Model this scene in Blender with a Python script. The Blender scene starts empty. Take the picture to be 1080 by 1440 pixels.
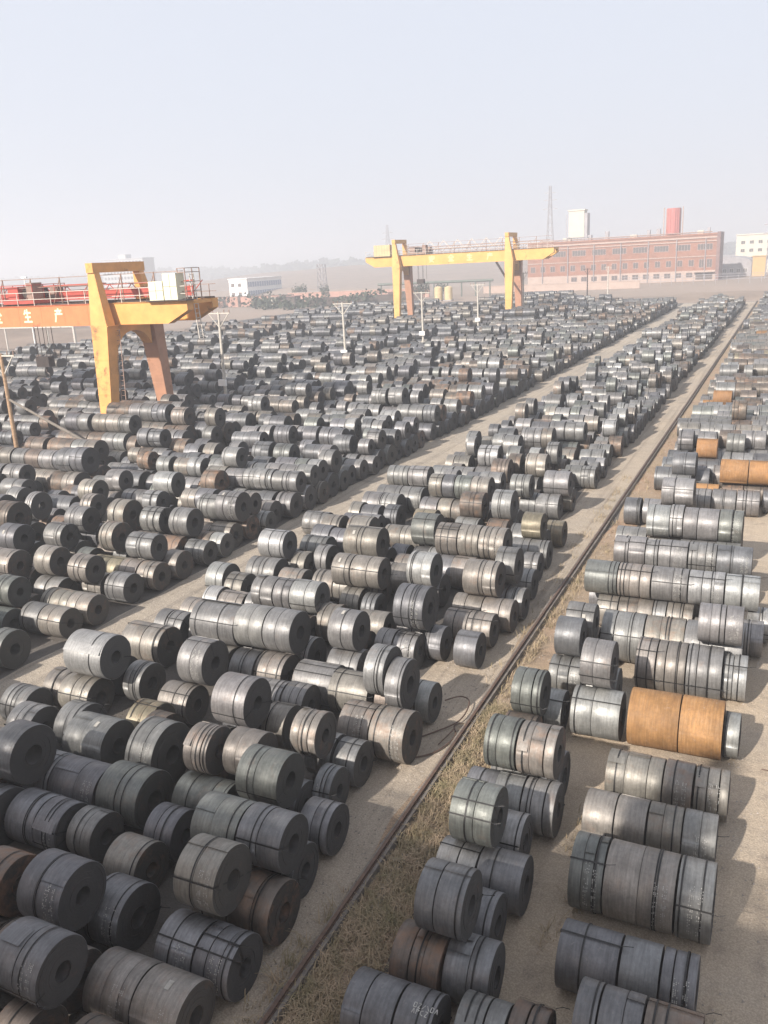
import bpy, math, random
import numpy as np
from mathutils import Vector, Matrix
from mathutils.bvhtree import BVHTree

S = bpy.context.scene
C = S.collection
R_ = math.radians

# ------------------------------------------------------------------ camera
CAM_POS = np.array([0.0, 0.0, 13.0])
F_PX, PITCH, ROLL, YAW = 1180.0, 0.2890015, -0.0531433, 0.4552416
_cy, _sy = math.cos(YAW), math.sin(YAW)
_f0 = np.array([-_sy, _cy, 0.0]); _r0 = np.array([_cy, _sy, 0.0]); _u0 = np.array([0.0, 0.0, 1.0])
FWD = _f0 * math.cos(PITCH) - _u0 * math.sin(PITCH)
_uc = _u0 * math.cos(PITCH) + _f0 * math.sin(PITCH)
RGT = _r0 * math.cos(ROLL) + _uc * math.sin(ROLL)
UPV = _uc * math.cos(ROLL) - _r0 * math.sin(ROLL)
cd = bpy.data.cameras.new('camera')
cd.sensor_fit = 'VERTICAL'; cd.sensor_height = 36.0; cd.lens = 36.0 * F_PX / 1440.0
cd.clip_start = 0.1; cd.clip_end = 9000.0
cam = bpy.data.objects.new('camera', cd); C.objects.link(cam)
m = Matrix(((RGT[0], UPV[0], -FWD[0], CAM_POS[0]), (RGT[1], UPV[1], -FWD[1], CAM_POS[1]),
            (RGT[2], UPV[2], -FWD[2], CAM_POS[2]), (0, 0, 0, 1)))
cam.matrix_world = m
S.camera = cam

# ------------------------------------------------------------------ sky, sun, exposure
SUN_EL, SUN_AZ = R_(33.0), R_(198.0)          # low sun behind the camera, a little to its left
w = bpy.data.worlds.new('World'); S.world = w; w.use_nodes = True
nt = w.node_tree; nt.nodes.clear()
sky = nt.nodes.new('ShaderNodeTexSky'); sky.sky_type = 'NISHITA'; sky.sun_disc = False
sky.sun_elevation = SUN_EL; sky.sun_rotation = SUN_AZ
sky.altitude = 50.0; sky.air_density = 1.0; sky.dust_density = 5.0; sky.ozone_density = 2.0
bg = nt.nodes.new('ShaderNodeBackground'); bg.inputs['Strength'].default_value = 0.1
wo = nt.nodes.new('ShaderNodeOutputWorld')
hzm = nt.nodes.new('ShaderNodeMix'); hzm.data_type = 'RGBA'      # thin overcast veil over the clear sky
hzm.inputs[0].default_value = 0.9; hzm.inputs[7].default_value = (3.85, 4.06, 4.58, 1)
nt.links.new(sky.outputs[0], hzm.inputs[6]); nt.links.new(hzm.outputs[2], bg.inputs[0]); nt.links.new(bg.outputs[0], wo.inputs[0])
sl = bpy.data.lights.new('sun', 'SUN'); sl.energy = 4.7; sl.angle = R_(1.0); sl.color = (1.0, 0.93, 0.845)
sun = bpy.data.objects.new('sun', sl); C.objects.link(sun)
_sd = Vector((math.cos(SUN_EL) * math.sin(SUN_AZ), math.cos(SUN_EL) * math.cos(SUN_AZ), math.sin(SUN_EL)))
sun.rotation_euler = _sd.to_track_quat('Z', 'Y').to_euler()
sun.location = (-20, -60, 45)
S.view_settings.view_transform = 'Standard'; S.view_settings.look = 'None'
S.view_settings.exposure = 1.03; S.view_settings.gamma = 1.0; S.view_settings.use_curve_mapping = False
try:
    S.cycles.volume_bounces = 1; S.cycles.max_bounces = 6; S.cycles.diffuse_bounces = 3
    S.cycles.glossy_bounces = 3; S.cycles.use_denoising = True
except Exception:
    pass

# ------------------------------------------------------------------ materials
def mat(name, col, rough=0.7, metal=0.0, noise=0.0, scale=3.0, col2=None, bump=0.0, bscale=20.0, rust=0.0, detail=6.0):
    M = bpy.data.materials.new(name); M.use_nodes = True
    n = M.node_tree; b = n.nodes['Principled BSDF']
    b.inputs['Roughness'].default_value = rough; b.inputs['Metallic'].default_value = metal
    b.inputs['Base Color'].default_value = (*col, 1)
    tc = n.nodes.new('ShaderNodeNewGeometry')
    last = None
    if noise or col2:
        nz = n.nodes.new('ShaderNodeTexNoise'); nz.inputs['Scale'].default_value = scale
        nz.inputs['Detail'].default_value = detail; nz.inputs['Roughness'].default_value = 0.65
        n.links.new(tc.outputs['Position'], nz.inputs['Vector'])
        mx = n.nodes.new('ShaderNodeMix'); mx.data_type = 'RGBA'
        c2 = col2 or tuple(max(0, c * (1 - noise)) for c in col)
        mx.inputs[6].default_value = (*col, 1); mx.inputs[7].default_value = (*c2, 1)
        rp = n.nodes.new('ShaderNodeMapRange'); rp.inputs[1].default_value = 0.35; rp.inputs[2].default_value = 0.65
        n.links.new(nz.outputs[0], rp.inputs[0]); n.links.new(rp.outputs[0], mx.inputs[0])
        last = mx.outputs[2]
    if rust:
        nz = n.nodes.new('ShaderNodeTexNoise'); nz.inputs['Scale'].default_value = scale * 0.35 + 0.3
        nz.inputs['Detail'].default_value = 8; nz.inputs['Roughness'].default_value = 0.7
        n.links.new(tc.outputs['Position'], nz.inputs['Vector'])
        rp = n.nodes.new('ShaderNodeMapRange'); rp.inputs[1].default_value = 0.66 - rust * 0.25; rp.inputs[2].default_value = 0.76 - rust * 0.2
        n.links.new(nz.outputs[0], rp.inputs[0])
        mx = n.nodes.new('ShaderNodeMix'); mx.data_type = 'RGBA'
        mx.inputs[7].default_value = (0.17, 0.075, 0.035, 1)
        if last: n.links.new(last, mx.inputs[6])
        else: mx.inputs[6].default_value = (*col, 1)
        n.links.new(rp.outputs[0], mx.inputs[0]); last = mx.outputs[2]
    if last: n.links.new(last, b.inputs['Base Color'])
    if bump:
        nb = n.nodes.new('ShaderNodeTexNoise'); nb.inputs['Scale'].default_value = bscale; nb.inputs['Detail'].default_value = 5
        n.links.new(tc.outputs['Position'], nb.inputs['Vector'])
        bp = n.nodes.new('ShaderNodeBump'); bp.inputs['Strength'].default_value = bump; bp.inputs['Distance'].default_value = 0.05
        n.links.new(nb.outputs[0], bp.inputs['Height']); n.links.new(bp.outputs[0], b.inputs['Normal'])
    return M

class NT:
    """a few shorthands for node graphs"""
    def __init__(s, M): s.n = M.node_tree; s.b = s.n.nodes['Principled BSDF']
    def new(s, t, **k):
        x = s.n.nodes.new(t)
        for a, v in k.items(): setattr(x, a, v)
        return x
    def link(s, a, b): s.n.links.new(a, b)
    def val(s, inp, v):
        if hasattr(v, 'is_output') or hasattr(v, 'links'): s.link(v, inp)
        else: inp.default_value = v
    def math(s, op, a, b=None, c=None, clamp=False):
        x = s.new('ShaderNodeMath', operation=op); x.use_clamp = clamp
        s.val(x.inputs[0], a)
        if b is not None: s.val(x.inputs[1], b)
        if c is not None: s.val(x.inputs[2], c)
        return x.outputs[0]
    def rng(s, v, a, b, c=0.0, d=1.0):
        x = s.new('ShaderNodeMapRange'); s.val(x.inputs[0], v)
        for i, q in enumerate((a, b, c, d)): x.inputs[i + 1].default_value = q
        return x.outputs[0]
    def noise(s, vec, scale, detail=4, rough=0.6):
        x = s.new('ShaderNodeTexNoise'); x.inputs['Scale'].default_value = scale
        x.inputs['Detail'].default_value = detail; x.inputs['Roughness'].default_value = rough
        if vec is not None: s.link(vec, x.inputs['Vector'])
        return x.outputs[0]
    def mix(s, f, a, b, mode='MIX'):
        x = s.new('ShaderNodeMix', data_type='RGBA', blend_type=mode)
        s.val(x.inputs[0], f); s.val(x.inputs[6], a); s.val(x.inputs[7], b)
        return x.outputs[2]

def coil_material():
    M = bpy.data.materials.new('hot_rolled_steel'); M.use_nodes = True
    g = NT(M); b = g.b
    ac = g.new('ShaderNodeAttribute', attribute_name='tone'); col = ac.outputs['Color']
    au = g.new('ShaderNodeAttribute', attribute_name='local')       # axial position, radius, angle
    sp = g.new('ShaderNodeSeparateXYZ'); g.link(au.outputs['Vector'], sp.inputs[0])
    ax, rad, ang = sp.outputs
    af = g.new('ShaderNodeAttribute', attribute_name='info')        # face flag, bands flag, rust amount
    sf = g.new('ShaderNodeSeparateXYZ'); g.link(af.outputs['Vector'], sf.inputs[0])
    face, bands, rust = sf.outputs
    pos = g.new('ShaderNodeNewGeometry').outputs['Position']
    # streaks that run round the barrel: noise of the axial position, drawn out along the angle
    cv = g.new('ShaderNodeCombineXYZ')
    g.link(g.math('MULTIPLY', ax, 9.0), cv.inputs[0]); g.link(g.math('MULTIPLY', ang, 0.5), cv.inputs[1])
    st = g.noise(cv.outputs[0], 2.0, 5, 0.7)
    st = g.rng(st, 0.3, 0.7, 0.72, 1.22)
    blot = g.rng(g.noise(pos, 1.7, 6, 0.65), 0.3, 0.7, 0.72, 1.2)
    fine = g.rng(g.noise(pos, 16.0, 4, 0.7), 0.3, 0.7, 0.86, 1.12)
    k = g.math('MULTIPLY', g.math('MULTIPLY', st, blot), fine)
    kc = g.new('ShaderNodeCombineXYZ')
    for i in range(3): g.link(k, kc.inputs[i])
    c = g.mix(1.0, col, kc.outputs[0], 'MULTIPLY')
    # pale scuffs and dust
    sc = g.rng(g.noise(pos, 6.0, 8, 0.75), 0.6, 0.74, 0.0, 0.55)
    c = g.mix(sc, c, (0.33, 0.31, 0.29, 1))
    # rust bloom
    rn = g.noise(pos, 2.3, 7, 0.7)
    ra = g.math('MULTIPLY', g.rng(g.math('ADD', rn, g.math('MULTIPLY', rust, 0.4)), 0.6, 0.82), g.rng(rust, 0.0, 0.5, 0.25, 1.0), clamp=True)
    c = g.mix(ra, c, g.mix(g.math('GREATER_THAN', rust, 1.5), (0.22, 0.125, 0.075, 1), c))
    # heavily rusted coils: streaks and flakes
    heavy = g.math('GREATER_THAN', rust, 1.5)
    fl = g.math('MULTIPLY', g.rng(g.noise(pos, 5.0, 10, 0.8), 0.47, 0.68), heavy)
    c = g.mix(g.math('MULTIPLY', fl, 0.4), c, (0.15, 0.075, 0.04, 1))
    rv = g.new('ShaderNodeCombineXYZ'); g.link(g.math('MULTIPLY', ax, 26.0), rv.inputs[0]); g.link(g.math('MULTIPLY', ang, 1.2), rv.inputs[1])
    c = g.mix(g.math('MULTIPLY', g.rng(g.noise(rv.outputs[0], 1.0, 6, 0.75), 0.5, 0.7), g.math('MULTIPLY', heavy, 0.4)), c, (0.36, 0.25, 0.15, 1))
    # strip gaps and straps of the far coils, drawn by axial position
    fr = g.math('FRACT', g.math('MULTIPLY', ax, 1.55))
    gap = g.math('MULTIPLY', g.math('LESS_THAN', fr, 0.05), bands)
    c = g.mix(gap, c, (0.025, 0.024, 0.024, 1))
    # end faces: edges of the wound strip
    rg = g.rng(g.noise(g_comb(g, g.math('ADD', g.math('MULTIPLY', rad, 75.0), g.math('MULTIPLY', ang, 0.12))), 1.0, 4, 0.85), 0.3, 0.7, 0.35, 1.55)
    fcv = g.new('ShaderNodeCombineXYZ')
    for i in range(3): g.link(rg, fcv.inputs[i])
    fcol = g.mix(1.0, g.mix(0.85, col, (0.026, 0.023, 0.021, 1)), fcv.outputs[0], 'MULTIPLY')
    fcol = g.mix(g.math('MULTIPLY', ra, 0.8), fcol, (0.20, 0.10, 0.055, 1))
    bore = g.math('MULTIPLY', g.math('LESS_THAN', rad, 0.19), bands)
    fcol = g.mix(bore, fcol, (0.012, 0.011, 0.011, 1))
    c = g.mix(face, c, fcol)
    g.link(c, b.inputs['Base Color'])
    met = g.math('MULTIPLY', g.math('SUBTRACT', 1.0, ra), g.math('MULTIPLY', g.rng(face, 0.0, 1.0, 0.5, 0.1), g.math('SUBTRACT', 1.0, g.math('MULTIPLY', heavy, 0.9))))
    g.link(met, b.inputs['Metallic'])
    b.inputs['Anisotropic'].default_value = 0.6                    # brushed round the barrel: lights smear along the axis
    tg = g.new('ShaderNodeCombineXYZ'); tg.inputs[0].default_value = 1.0; tg.inputs[1].default_value = 0.02; tg.inputs[2].default_value = 0.03
    g.link(tg.outputs[0], b.inputs['Tangent'])
    ro = g.math('ADD', g.rng(g.noise(pos, 4.0, 5, 0.7), 0.3, 0.7, 0.44, 0.66), g.math('MULTIPLY', g.math('ADD', ra, face, clamp=True), 0.28))
    g.link(ro, b.inputs['Roughness'])
    bp = g.new('ShaderNodeBump'); bp.inputs['Strength'].default_value = 0.25; bp.inputs['Distance'].default_value = 0.02
    g.link(g.math('ADD', g.noise(pos, 14.0, 4, 0.6), g.math('MULTIPLY', st, 0.8)), bp.inputs['Height'])
    g.link(bp.outputs[0], b.inputs['Normal'])
    return M
def g_comb(g, v):
    x = g.new('ShaderNodeCombineXYZ'); g.link(v, x.inputs[0]); return x.outputs[0]

def ground_material(name, base, alt, dark, speck=0.5, stain=0.5, scale=0.35, track=0.0, tint=None):
    M = bpy.data.materials.new(name); M.use_nodes = True
    g = NT(M)
    pos = g.new('ShaderNodeNewGeometry').outputs['Position']
    big = g.rng(g.noise(pos, scale, 6, 0.62), 0.35, 0.65)
    c = g.mix(big, (*base, 1), (*alt, 1))
    if tint:
        t = g.rng(g.noise(pos, scale * 0.37 + 0.02, 5, 0.6), 0.48, 0.66); c = g.mix(t, c, (*tint, 1))
    s = g.rng(g.noise(pos, 1.1, 8, 0.72), 0.56, 0.74, 0.0, stain); c = g.mix(s, c, (*dark, 1))
    s2 = g.rng(g.noise(pos, 0.45, 5, 0.6), 0.60, 0.70, 0.0, stain * 0.9); c = g.mix(s2, c, tuple(0.7 * v for v in dark) + (1,))
    if track:
        mp = g.new('ShaderNodeMapping'); mp.inputs['Scale'].default_value = (2.6, 0.05, 1.0)
        g.link(pos, mp.inputs['Vector'])
        tr = g.rng(g.noise(mp.outputs[0], 1.0, 4, 0.6), 0.5, 0.68, 0.0, track); c = g.mix(tr, c, (*dark, 1))
    sp = g.rng(g.noise(pos, 26.0, 3, 0.8), 0.42, 0.62, 1.0 - 0.45 * speck, 1.0 + 0.3 * speck)
    cv = g.new('ShaderNodeCombineXYZ')
    for i in range(3): g.link(sp, cv.inputs[i])
    c = g.mix(1.0, c, cv.outputs[0], 'MULTIPLY')
    pale = g.rng(g.noise(pos, 11.0, 6, 0.8), 0.64, 0.72, 0.0, 0.5 * speck); c = g.mix(pale, c, (0.5, 0.45, 0.38, 1))
    g.link(c, g.b.inputs['Base Color']); g.b.inputs['Roughness'].default_value = 0.92
    bp = g.new('ShaderNodeBump'); bp.inputs['Strength'].default_value = 0.7; bp.inputs['Distance'].default_value = 0.06
    g.link(g.math('ADD', g.noise(pos, 22.0, 4, 0.75), g.math('MULTIPLY', g.noise(pos, 2.0, 4, 0.6), 2.0)), bp.inputs['Height'])
    g.link(bp.outputs[0], g.b.inputs['Normal'])
    return M

STEEL = coil_material()
BAND = mat('strap_steel', (0.035, 0.034, 0.034), 0.55, 0.6, 0.4, 8)
PAINTW = mat('white_stencil_paint', (0.44, 0.43, 0.40), 0.85, 0, 0.5, 9)
YEL = mat('yellow_crane_paint', (0.68, 0.33, 0.095), 0.55, 0, 0.22, 0.9, rust=0.3)
YEL2 = mat('faded_yellow_crane_paint', (0.63, 0.34, 0.09), 0.6, 0, 0.2, 0.7, rust=0.2)
PINKL = mat('pinkish_brown_leg', (0.40, 0.205, 0.125), 0.6, 0, 0.2, 1.2, rust=0.3)
ORG = mat('red_orange_girder_paint', (0.68, 0.19, 0.075), 0.5, 0, 0.15, 1.4, rust=0.22)
REDP = mat('red_trolley_paint', (0.40, 0.07, 0.05), 0.5, 0, 0.2, 2)
CRM = mat('cream_cabinet_paint', (0.66, 0.63, 0.47), 0.5, 0, 0.1, 2)
DULLL = mat('faded_yellow_lettering', (0.68, 0.50, 0.24), 0.6)
CREAML = mat('cream_lettering_paint', (0.78, 0.70, 0.42), 0.6)
RAILP = mat('handrail_steel', (0.30, 0.20, 0.16), 0.6, 0.3, 0.3, 4)
RAILW = mat('pale_handrail_paint', (0.55, 0.50, 0.44), 0.6, 0.0, 0.2, 4)
DKST = mat('dark_weathered_steel', (0.07, 0.055, 0.05), 0.6, 0.5, 0.4, 5)
RSTL = mat('rusty_rail_steel', (0.16, 0.10, 0.07), 0.65, 0.45, 0.0, 9, col2=(0.09, 0.06, 0.05), bump=0.3, bscale=40)
CONCP = mat('concrete_pole', (0.50, 0.46, 0.40), 0.85, 0, 0.25, 5)
WOODP = mat('weathered_wood_pole', (0.42, 0.27, 0.16), 0.85, 0, 0.45, 6)
WOODG = mat('grey_weathered_wood', (0.22, 0.19, 0.16), 0.9, 0, 0.4, 5)
WHT = mat('white_painted_metal', (0.75, 0.73, 0.70), 0.6, 0, 0.1, 3)
BRICK = mat('red_brick_wall', (0.28, 0.125, 0.078), 0.9, 0, 0.25, 0.5)
BRICKD = mat('shaded_brick_and_shed_roof', (0.20, 0.12, 0.11), 0.9, 0, 0.25, 0.5)  # brick with the end wall's shade painted in; also colours the shed roof
BAND_P = mat('pale_render_band', (0.40, 0.30, 0.25), 0.85, 0, 0.15, 0.6)
WINF = mat('window_frame_paint', (0.42, 0.30, 0.27), 0.7)
GLASS = bpy.data.materials.new('dusty_window_glass'); GLASS.use_nodes = True
GLASS.node_tree.nodes['Principled BSDF'].inputs['Base Color'].default_value = (0.09, 0.075, 0.07, 1)
GLASS.node_tree.nodes['Principled BSDF'].inputs['Roughness'].default_value = 0.25
CRW = mat('cream_render_wall', (0.52, 0.48, 0.40), 0.85, 0, 0.12, 0.4)
WHW = mat('white_render_wall', (0.70, 0.69, 0.67), 0.85, 0, 0.1, 0.4)
BLUEG = mat('blue_grey_cladding', (0.17, 0.20, 0.30), 0.6, 0, 0.15, 0.6)
CURB = mat('dusty_rail_beam', (0.20, 0.175, 0.15), 0.9, 0, 0.0, 3.0, col2=(0.11, 0.095, 0.085), bump=0.5, bscale=18)
GREYC = mat('grey_sheet_roof', (0.33, 0.31, 0.32), 0.6, 0.2, 0.25, 0.6)
OCHRE = mat('ochre_render_wall', (0.50, 0.32, 0.13), 0.85, 0, 0.15, 0.6)
PINKW = mat('pink_brick_wall', (0.42, 0.24, 0.19), 0.9, 0, 0.3, 0.7)
TANW = mat('tan_container_paint', (0.52, 0.40, 0.22), 0.7, 0, 0.2, 1.0)
DKWALL = mat('soot_dark_wall', (0.10, 0.075, 0.065), 0.9, 0, 0.35, 0.6)
PIPEG = mat('dull_green_pipe', (0.09, 0.11, 0.09), 0.6, 0.2, 0.2, 1)
PAPER = mat('weathered_paper_tag', (0.38, 0.36, 0.32), 0.9, 0, 0.3, 7)
APT = mat('far_grey_render', (0.40, 0.40, 0.40), 0.9)
LEAF = mat('dusty_dark_foliage', (0.055, 0.065, 0.04), 0.9, 0, 0.5, 1.5)
BARK = mat('dusty_bark', (0.12, 0.09, 0.07), 0.9, 0, 0.4, 3)
EARTH = mat('bare_earth_bank', (0.24, 0.18, 0.14), 0.95, 0, 0.3, 0.12, bump=0.4, bscale=0.7)

# ------------------------------------------------------------------ mesh helpers
class MB:
    def __init__(s): s.v = []; s.f = []
    def add(s, vs, fs):
        o = len(s.v); s.v += [tuple(map(float, p)) for p in vs]; s.f += [tuple(i + o for i in q) for q in fs]
    def box(s, x0, y0, z0, x1, y1, z1):
        vs = [(x, y, z) for z in (z0, z1) for y in (y0, y1) for x in (x0, x1)]
        s.add(vs, [(0, 2, 3, 1), (4, 5, 7, 6), (0, 1, 5, 4), (2, 6, 7, 3), (0, 4, 6, 2), (1, 3, 7, 5)])
    def hexa(s, a, b):
        """a, b: four corners each (lower, upper)"""
        s.add(list(a) + list(b), [(3, 2, 1, 0), (4, 5, 6, 7), (0, 1, 5, 4), (1, 2, 6, 5), (2, 3, 7, 6), (3, 0, 4, 7)])
    def bar(s, p, q, wx, wy=None):
        """a square bar from p to q"""
        p, q = Vector(p), Vector(q); d = (q - p).normalized(); wy = wy or wx
        a = d.cross(Vector((0, 0, 1)))
        if a.length < 1e-3: a = Vector((1, 0, 0))
        a.normalize(); c = d.cross(a).normalized()
        r = [p + a * i * wx / 2 + c * j * wy / 2 for i, j in ((-1, -1), (1, -1), (1, 1), (-1, 1))]
        t = [x + (q - p) for x in r]
        s.hexa(r, t)
    def tube(s, p, q, r0, r1=None, n=10, caps=True):
        p, q = Vector(p), Vector(q); r1 = r0 if r1 is None else r1
        d = (q - p).normalized(); a = d.cross(Vector((0, 0, 1)))
        if a.length < 1e-3: a = Vector((1, 0, 0))
        a.normalize(); c = d.cross(a)
        ring = lambda o, r: [o + (a * math.cos(t) + c * math.sin(t)) * r for t in [2 * math.pi * i / n for i in range(n)]]
        fs = [(i, (i + 1) % n, n + (i + 1) % n, n + i) for i in range(n)]
        if caps: fs += [tuple(range(n - 1, -1, -1)), tuple(range(n, 2 * n))]
        s.add(ring(p, r0) + ring(q, r1), fs)
    def path(s, pts, r, n=6):
        for i in range(len(pts) - 1): s.tube(pts[i], pts[i + 1], r, n=n)
    def obj(s, name, material, parent=None, smooth=False):
        me = bpy.data.meshes.new(name); me.from_pydata(s.v, [], s.f); me.materials.append(material)
        if smooth: me.polygons.foreach_set('use_smooth', [True] * len(me.polygons))
        me.update()
        o = bpy.data.objects.new(name, me); C.objects.link(o)
        if parent: o.parent = parent; o.location = (0, 0, 0)
        return o

def thing(name, label, cat, loc=(0, 0, 0), group=None, rz=0.0):
    o = bpy.data.objects.new(name, None); C.objects.link(o); o.empty_display_size = 0.3
    o.location = loc; o.rotation_euler = (0, 0, rz)
    return tag(o, label, cat, group)
def tag(o, label, cat, group=None):
    o['label'] = label; o['category'] = cat
    if group: o['group'] = group
    return o
def struct(o): o['kind'] = 'structure'; return o
def stuff(o): o['kind'] = 'stuff'; return o
def P(name, material, parent, *boxes):
    b = MB()
    for x in boxes: b.box(*x)
    return b.obj(name, material, parent)
def clone(root, loc, label, rz=None):
    """a copy of a thing with copies of its parts and sub-parts"""
    def cp(o, par):
        c = o.copy(); C.objects.link(c)
        if par: c.parent = par; c.matrix_parent_inverse = o.matrix_parent_inverse.copy()
        for ch in kids.get(o.name, ()): cp(ch, c)
        return c
    kids = {}
    for o in C.objects:
        if o.parent: kids.setdefault(o.parent.name, []).append(o)
    c = cp(root, None); c.location = loc; c['label'] = label
    if rz is not None: c.rotation_euler = (0, 0, rz)
    return c

# ------------------------------------------------------------------ ground
def sheet(name, pts, z, material, sub=None):
    me = bpy.data.meshes.new(name); me.from_pydata([(x, y, z) for x, y in pts], [], [tuple(range(len(pts)))])
    me.materials.append(material); o = bpy.data.objects.new(name, me); C.objects.link(o); return struct(o)
def wavy(x0, x1, y0, y1, amp, seed, step=1.5):
    """outline of a strip with ragged long edges"""
    r = random.Random(seed); n = int((y1 - y0) / step); L, Rr = [], []
    a = b = 0.0
    for i in range(n + 1):
        a = 0.75 * a + r.gauss(0, amp * 0.6); b = 0.75 * b + r.gauss(0, amp * 0.6); y = y0 + (y1 - y0) * i / n
        L.append((x0 + a, y)); Rr.append((x1 + b, y))
    return L[::-1] + Rr if False else Rr + L[::-1]

G_TERR = ground_material('dry_plain_soil', (0.28, 0.21, 0.165), (0.235, 0.18, 0.14), (0.15, 0.12, 0.10), 0.3, 0.35, 0.02)
G_YARD = ground_material('yard_dirt', (0.11, 0.095, 0.082), (0.085, 0.075, 0.066), (0.045, 0.04, 0.036), 0.3, 0.6, 0.25)
G_LANE = ground_material('dusty_concrete_lane', (0.40, 0.33, 0.255), (0.32, 0.27, 0.215), (0.18, 0.145, 0.115), 0.5, 0.5, 0.22, track=0.6, tint=(0.37, 0.30, 0.225))
G_AISLE = ground_material('pale_gravel_aisle', (0.37, 0.315, 0.25), (0.31, 0.265, 0.215), (0.17, 0.145, 0.12), 0.6, 0.5, 0.3, track=0.6, tint=(0.36, 0.30, 0.23))
G_SOIL = ground_material('ochre_soil', (0.34, 0.25, 0.165), (0.27, 0.205, 0.145), (0.16, 0.12, 0.09), 0.7, 0.6, 0.5, tint=(0.34, 0.225, 0.15))
G_PATH = ground_material('sandy_path', (0.42, 0.335, 0.245), (0.35, 0.29, 0.225), (0.17, 0.135, 0.115), 0.5, 0.6, 0.35, track=0.2)

sheet('ground', [(-4000, -600), (3000, -600), (3000, 5200), (-4000, 5200)], -0.016, G_TERR)
sheet('yard_ground', [(-134, -40), (45, -40), (45, 217), (-134, 217)], -0.012, G_YARD)
sheet('aisle_path', wavy(-23.6, -19.0, -10, 216, 0.18, 1), -0.008, G_AISLE)
sheet('rail_lane', wavy(-9.9, -7.5, -10, 216, 0.10, 2), -0.008, G_LANE)
sheet('rail_soil', wavy(-7.5, -5.7, -10, 216, 0.18, 3), -0.004, G_SOIL)
sheet('sandy_path', wavy(-5.9, 9.0, -10, 62, 0.15, 4), -0.008, G_PATH)

# ------------------------------------------------------------------ crane rails
def rail(x, y0, y1, label, bed=0.16):
    t = thing('crane_rail', label, 'rail', (x, y0, 0))
    L = y1 - y0; b = MB()
    b.box(-0.055, 0, 0.173, 0.055, L, 0.19); b.box(-0.02, 0, 0.19, 0.02, L, 0.225); b.box(-0.038, 0, 0.225, 0.038, L, 0.25)
    b.obj('rail_section', RSTL, t)
    r = random.Random(int(x)); g = MB(); n = int(L / 3); e = [r.gauss(0, .008) for _ in range(n + 1)]; hh = [.165 + r.gauss(0, .004) for _ in range(n + 1)]
    for i in range(n):                                       # cast in lengths, each settled a little differently
        y0, y1 = L * i / n, L * (i + 1) / n - .015
        g.hexa([(-.15 + e[i], y0, -.05), (.15 + e[i], y0, -.05), (.15 + e[i], y1, -.05), (-.15 + e[i], y1, -.05)], [(-.13 + e[i], y0, hh[i]), (.13 + e[i], y0, hh[i]), (.13 + e[i], y1, hh[i]), (-.13 + e[i], y1, hh[i])])
    g.obj('rail_beam', CURB, t)
    return t
rail(-7.5, -8, 216, 'long rusty crane rail running up the yard beside dry grass')
rail(-49.5, 20, 216, 'rusty crane rail under the legs of the yellow gantry cranes')
rail(-73.5, 20, 216, 'rusty crane rail between coil stacks beyond the yellow crane legs')

# ------------------------------------------------------------------ gantry cranes
CH = {  # strokes of the four painted characters on a unit square
    '\u5b89': [((.5, 1), (.5, .88)), ((.05, .82), (.95, .82)), ((.07, .82), (.07, .68)), ((.93, .82), (.93, .70)), ((.45, .78), (.2, .35)), ((.2, .35), (.8, .03)), ((.72, .6), (.5, .22)), ((.5, .22), (.12, .02)), ((.04, .52), (.96, .52))],
    '\u5168': [((.5, 1), (.05, .6)), ((.5, 1), (.95, .6)), ((.25, .55), (.75, .55)), ((.25, .3), (.75, .3)), ((.5, .55), (.5, .05)), ((.08, .05), (.92, .05))],
    '\u751f': [((.28, .95), (.12, .65)), ((.2, .75), (.88, .75)), ((.22, .42), (.82, .42)), ((.05, .05), (.95, .05)), ((.5, 1), (.5, .05))],
    '\u4ea7': [((.5, 1), (.5, .9)), ((.15, .85), (.85, .85)), ((.33, .8), (.4, .66)), ((.68, .8), (.6, .66)), ((.12, .6), (.92, .6)), ((.18, .6), (.16, .3)), ((.16, .3), (.05, .02))]}
def char(parent, ch, x, y, z, w_, h, t=0.11, lm_=CREAML):
    b = MB()
    for k, (p, q) in enumerate(CH[ch]):
        px, pz = x + (p[0] - .5) * w_, z + p[1] * h; qx, qz = x + (q[0] - .5) * w_, z + q[1] * h
        d = Vector((qx - px, 0, qz - pz)); d.normalize(); nrm = Vector((-d.z, 0, d.x)) * t / 2
        a = [Vector((px, y, pz)) - nrm - d * t * .3, Vector((qx, y, qz)) - nrm + d * t * .3, Vector((qx, y, qz)) + nrm + d * t * .3, Vector((px, y, pz)) + nrm - d * t * .3]
        off = Vector((0, -0.012 - 0.0015 * k, 0)); b.hexa([v + off for v in a], [v + Vector((0, -0.002, 0)) for v in a])
    return b.obj('painted_character', lm_, parent)

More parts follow.
